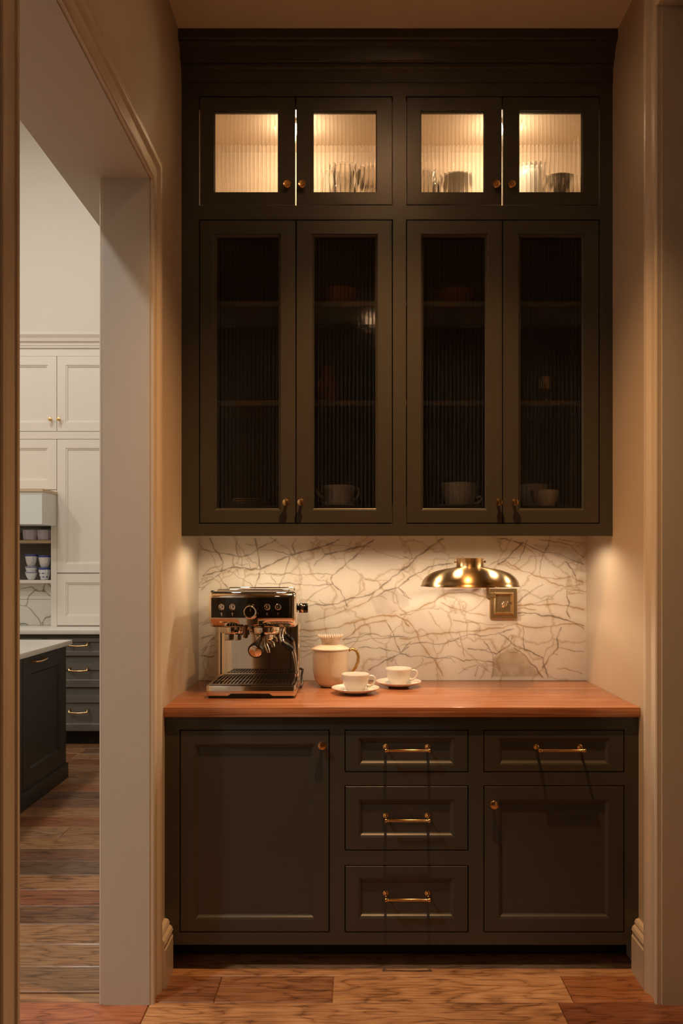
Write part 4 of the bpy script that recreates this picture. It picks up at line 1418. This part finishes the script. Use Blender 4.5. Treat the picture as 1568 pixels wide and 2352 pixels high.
# niche shelves, back
nx_0, nx_1 = -3.2, kx(117) - .0005
zsA, zsB = kz_(1244), kz_(1336)
MB().box(nx_0, nx_1, KH + .01, KY1 - .03, zsA - .012, zsA + .012).build('shelf', 'pale_wood', hu)
MB().box(nx_0, nx_1, KH + .01, KY1 - .03, zsB - .012, zsB + .012).build('shelf', 'kitchen_white', hu)
MB().box(nx_0, nx_1, KY1 - .03, KY1 - .024, zsB, kz_(1126)).build('niche_back', 'drawer_grey', hu)
for z0, z1 in ((.896, kz_(1378.5)), (kz_(1377.8), zsB - .013)):
    o = MB().box(nx_0, nx_1, KH + .12, KH + .13, z0, z1).build('marble_panel', 'marble_far', hu)
# range hood box
hd_ = thing('range_hood', 'pale boxed range hood with a wooden top ledge on the kitchen cupboards', 'hood', (-2.7, KH, kz_(1208)))
MB().box(-3.15, cu - .002, KB, KH - .0015, wz(1204, KB), wz(1129, KB)).build('body', 'hood_white', hd_)
MB().box(-3.15, cu + .006, KB - .012, KH - .0015, wz(1129, KB), wz(1122.5, KB)).build('ledge', 'pale_wood', hd_)

# crockery in the niche
MUG = [(0, 0), (.026, 0), (.030, .003), (.038, .03), (.046, .07), (.050, .098), (.048, .099), (.044, .07), (.03, .008), (0, .006)]


def mug(name, u, zb, D, label, s=1.0, rz=-.9, upside=False, band=True, m='cup_white', handle=True):
    t = thing(name, label, 'cup', (wx(u, D), D, zb), 'crockery in the kitchen niche', local=True)
    t.rotation_euler.z = rz
    prof = [(r * s, h * s) for r, h in MUG]
    MB().lathe(prof, n=24).build('bowl', m, t, smooth=50)
    if band:
        MB().lathe([(.0475 * s, .082 * s), (.0495 * s, .083 * s), (.0512 * s, .097 * s), (.0500 * s, .0985 * s)], n=24).build('blue_band', 'cup_blue', t, smooth=50)
    if handle:
        MB().tube([(.044 * s, 0, .08 * s), (.062 * s, 0, .08 * s), (.068 * s, 0, .06 * s), (.058 * s, 0, .038 * s), (.038 * s, 0, .03 * s)], .0045 * s, 8).build('handle', m, t, smooth=60)
    return t


DN = 6.45
zB2 = zsB + .0125
BOWL = [(0, 0), (.022, 0), (.026, .004), (.040, .030), (.048, .056), (.050, .066), (.048, .067), (.044, .05), (.026, .010), (0, .008)]
for q, lab in ((0, 'white bowl with a dark rim line, bottom of the left stack in the kitchen niche'), (1, 'white bowl with a dark rim line, second from bottom of the left niche stack')):
    t = thing('rimmed_bowl', lab, 'bowl', (wx(72, DN), DN, zB2 + q * .0425), 'crockery in the kitchen niche', local=True)
    MB().lathe(BOWL, n=24).build('bowl', 'cup_white', t, smooth=50)
    MB().lathe([(.0488, .058), (.0500, .0585), (.0508, .0625), (.0498, .063)], n=24).build('rim_line', 'cup_blue', t, smooth=50)
mug('mug', 72, zB2 + .0425 + .0675, DN, 'white mug with blue rim, top of the left stack in the kitchen niche', 1.02, rz=-1.1)
m2 = mug('mug', 102.5, zB2, DN, 'blue patterned white mug, bottom of the right stack in the kitchen niche', 1.02, rz=-.9)
for zz_, rr_ in ((.020, .0362), (.050, .0425)):
    for a0 in range(0, 24, 3):
        pm = MB()
        l0, l1 = [], []
        for a in (0, .5, 1, 1.5):
            th = 2 * math.pi * (a0 + a) / 24
            l0.append((rr_ * 1.02 * math.cos(th), rr_ * 1.02 * math.sin(th), zz_))
            l1.append((rr_ * 1.065 * math.cos(th), rr_ * 1.065 * math.sin(th), zz_ + .008))
        if -.4 < math.sin(2 * math.pi * a0 / 24 - .9) < 2:
            continue
        pm.loops([l0, l1], False)
        pm.build('blue_mark', 'cup_blue', m2)
mug('mug', 102.5, zB2 + .102, DN, 'white mug with blue rim, top of the right stack in the kitchen niche', 1.02, rz=-.9)
zA2 = zsA + .0125
for u, lab in ((70, 'lilac ribbed bowl on the upper niche shelf, nearer the hood corner'), (103, 'lilac ribbed bowl on the upper niche shelf, next to the upright')):
    o = MB().lathe([(0, 0), (.045, 0), (.055, .004), (.058, .05), (.060, .085), (.058, .086), (.05, .02), (0, .01)], n=24, ripple=lambda i, j, r, h: (r * (1 + .04 * (j % 2)), h)).build('ribbed_bowl', 'cup_lilac', smooth=20, loc=(wx(u, DN), DN, zA2))
    tag(o, lab, 'bowl', 'crockery in the kitchen niche')

# island
isl = thing('kitchen_island', 'near-black panelled kitchen island with pale stone top beyond the opening', 'island', (-2.5, 4.3, 0))
ix = wx(151.5, 5.13)
iy0, iy1 = 3.35, 5.13
izt = .872
MB().box(-3.1, ix - .018, iy0 + .02, iy1, .10, izt).build('body', 'island_dark', isl)
MB().box(-3.12, ix + .012, iy0, iy1 + .014, .0005, .10).build('plinth', 'island_dark', isl, bevel=(.004, 2))
ys = [iy1, 4.44, 3.90, iy0 + .02]
for a_, b_ in ((4.455, 5.13), (3.78, 4.45)):
    z0, z1 = .101, izt - .001
    i = .11

    def ring(q, x):
        return [(x, a_ + q, z0 + q), (x, b_ - q, z0 + q), (x, b_ - q, z1 - q), (x, a_ + q, z1 - q)]
    pn = MB()
    pn.loops([ring(0, ix - .018), ring(0, ix), ring(i - .002, ix), ring(i + .006, ix - .010), ring(i + .008, ix - .012)], True, True, True)
    po = pn.build('panel', 'island_dark', isl)
    if a_ > 4.4:
        yc_ = 4.655
        zc_ = .832
        MB().tube([(ix - .002, yc_ - .085, zc_), (ix + .028, yc_ - .085, zc_), (ix + .034, yc_ - .03, zc_ - .004), (ix + .034, yc_ + .03, zc_ - .004), (ix + .028, yc_ + .085, zc_), (ix - .002, yc_ + .085, zc_)], .006, 10).build('handle', 'brass', po, smooth=60)
MB().box(-3.15, ix + .03, iy0 - .02, iy1 + .035, izt, izt + .032).build('top', 'quartz', isl, bevel=(.003, 2))

# kitchen ceiling lights
for (x, y, pw, lab) in ((-2.6, 4.5, 1.5, 'round kitchen ceiling light above the far end of the island'), (-2.7, .2, 2.8, 'round kitchen ceiling light near the opening'), (-4.5, 2.4, 2.4, 'round kitchen ceiling light towards the far kitchen wall')):
    t = thing('kitchen_ceiling_light', lab, 'ceiling light', (x, y, KZ), 'kitchen ceiling lights')
    MB().lathe([(.22, KZ), (.22, KZ - .03), (.20, KZ - .045), (.17, KZ - .046)], (x, y, 0), 'z', 32).build('rim', 'kitchen_white', t, smooth=40)
    MB().lathe([(.17, KZ - .045), (0, KZ - .045)], (x, y, 0), 'z', 32).build('diffuser', 'kled', t)
    light('kitchen_glow', 'AREA', (x, y, KZ - .05), P_KITCHEN * pw, KITCH, t, shape='DISK', size=.36)
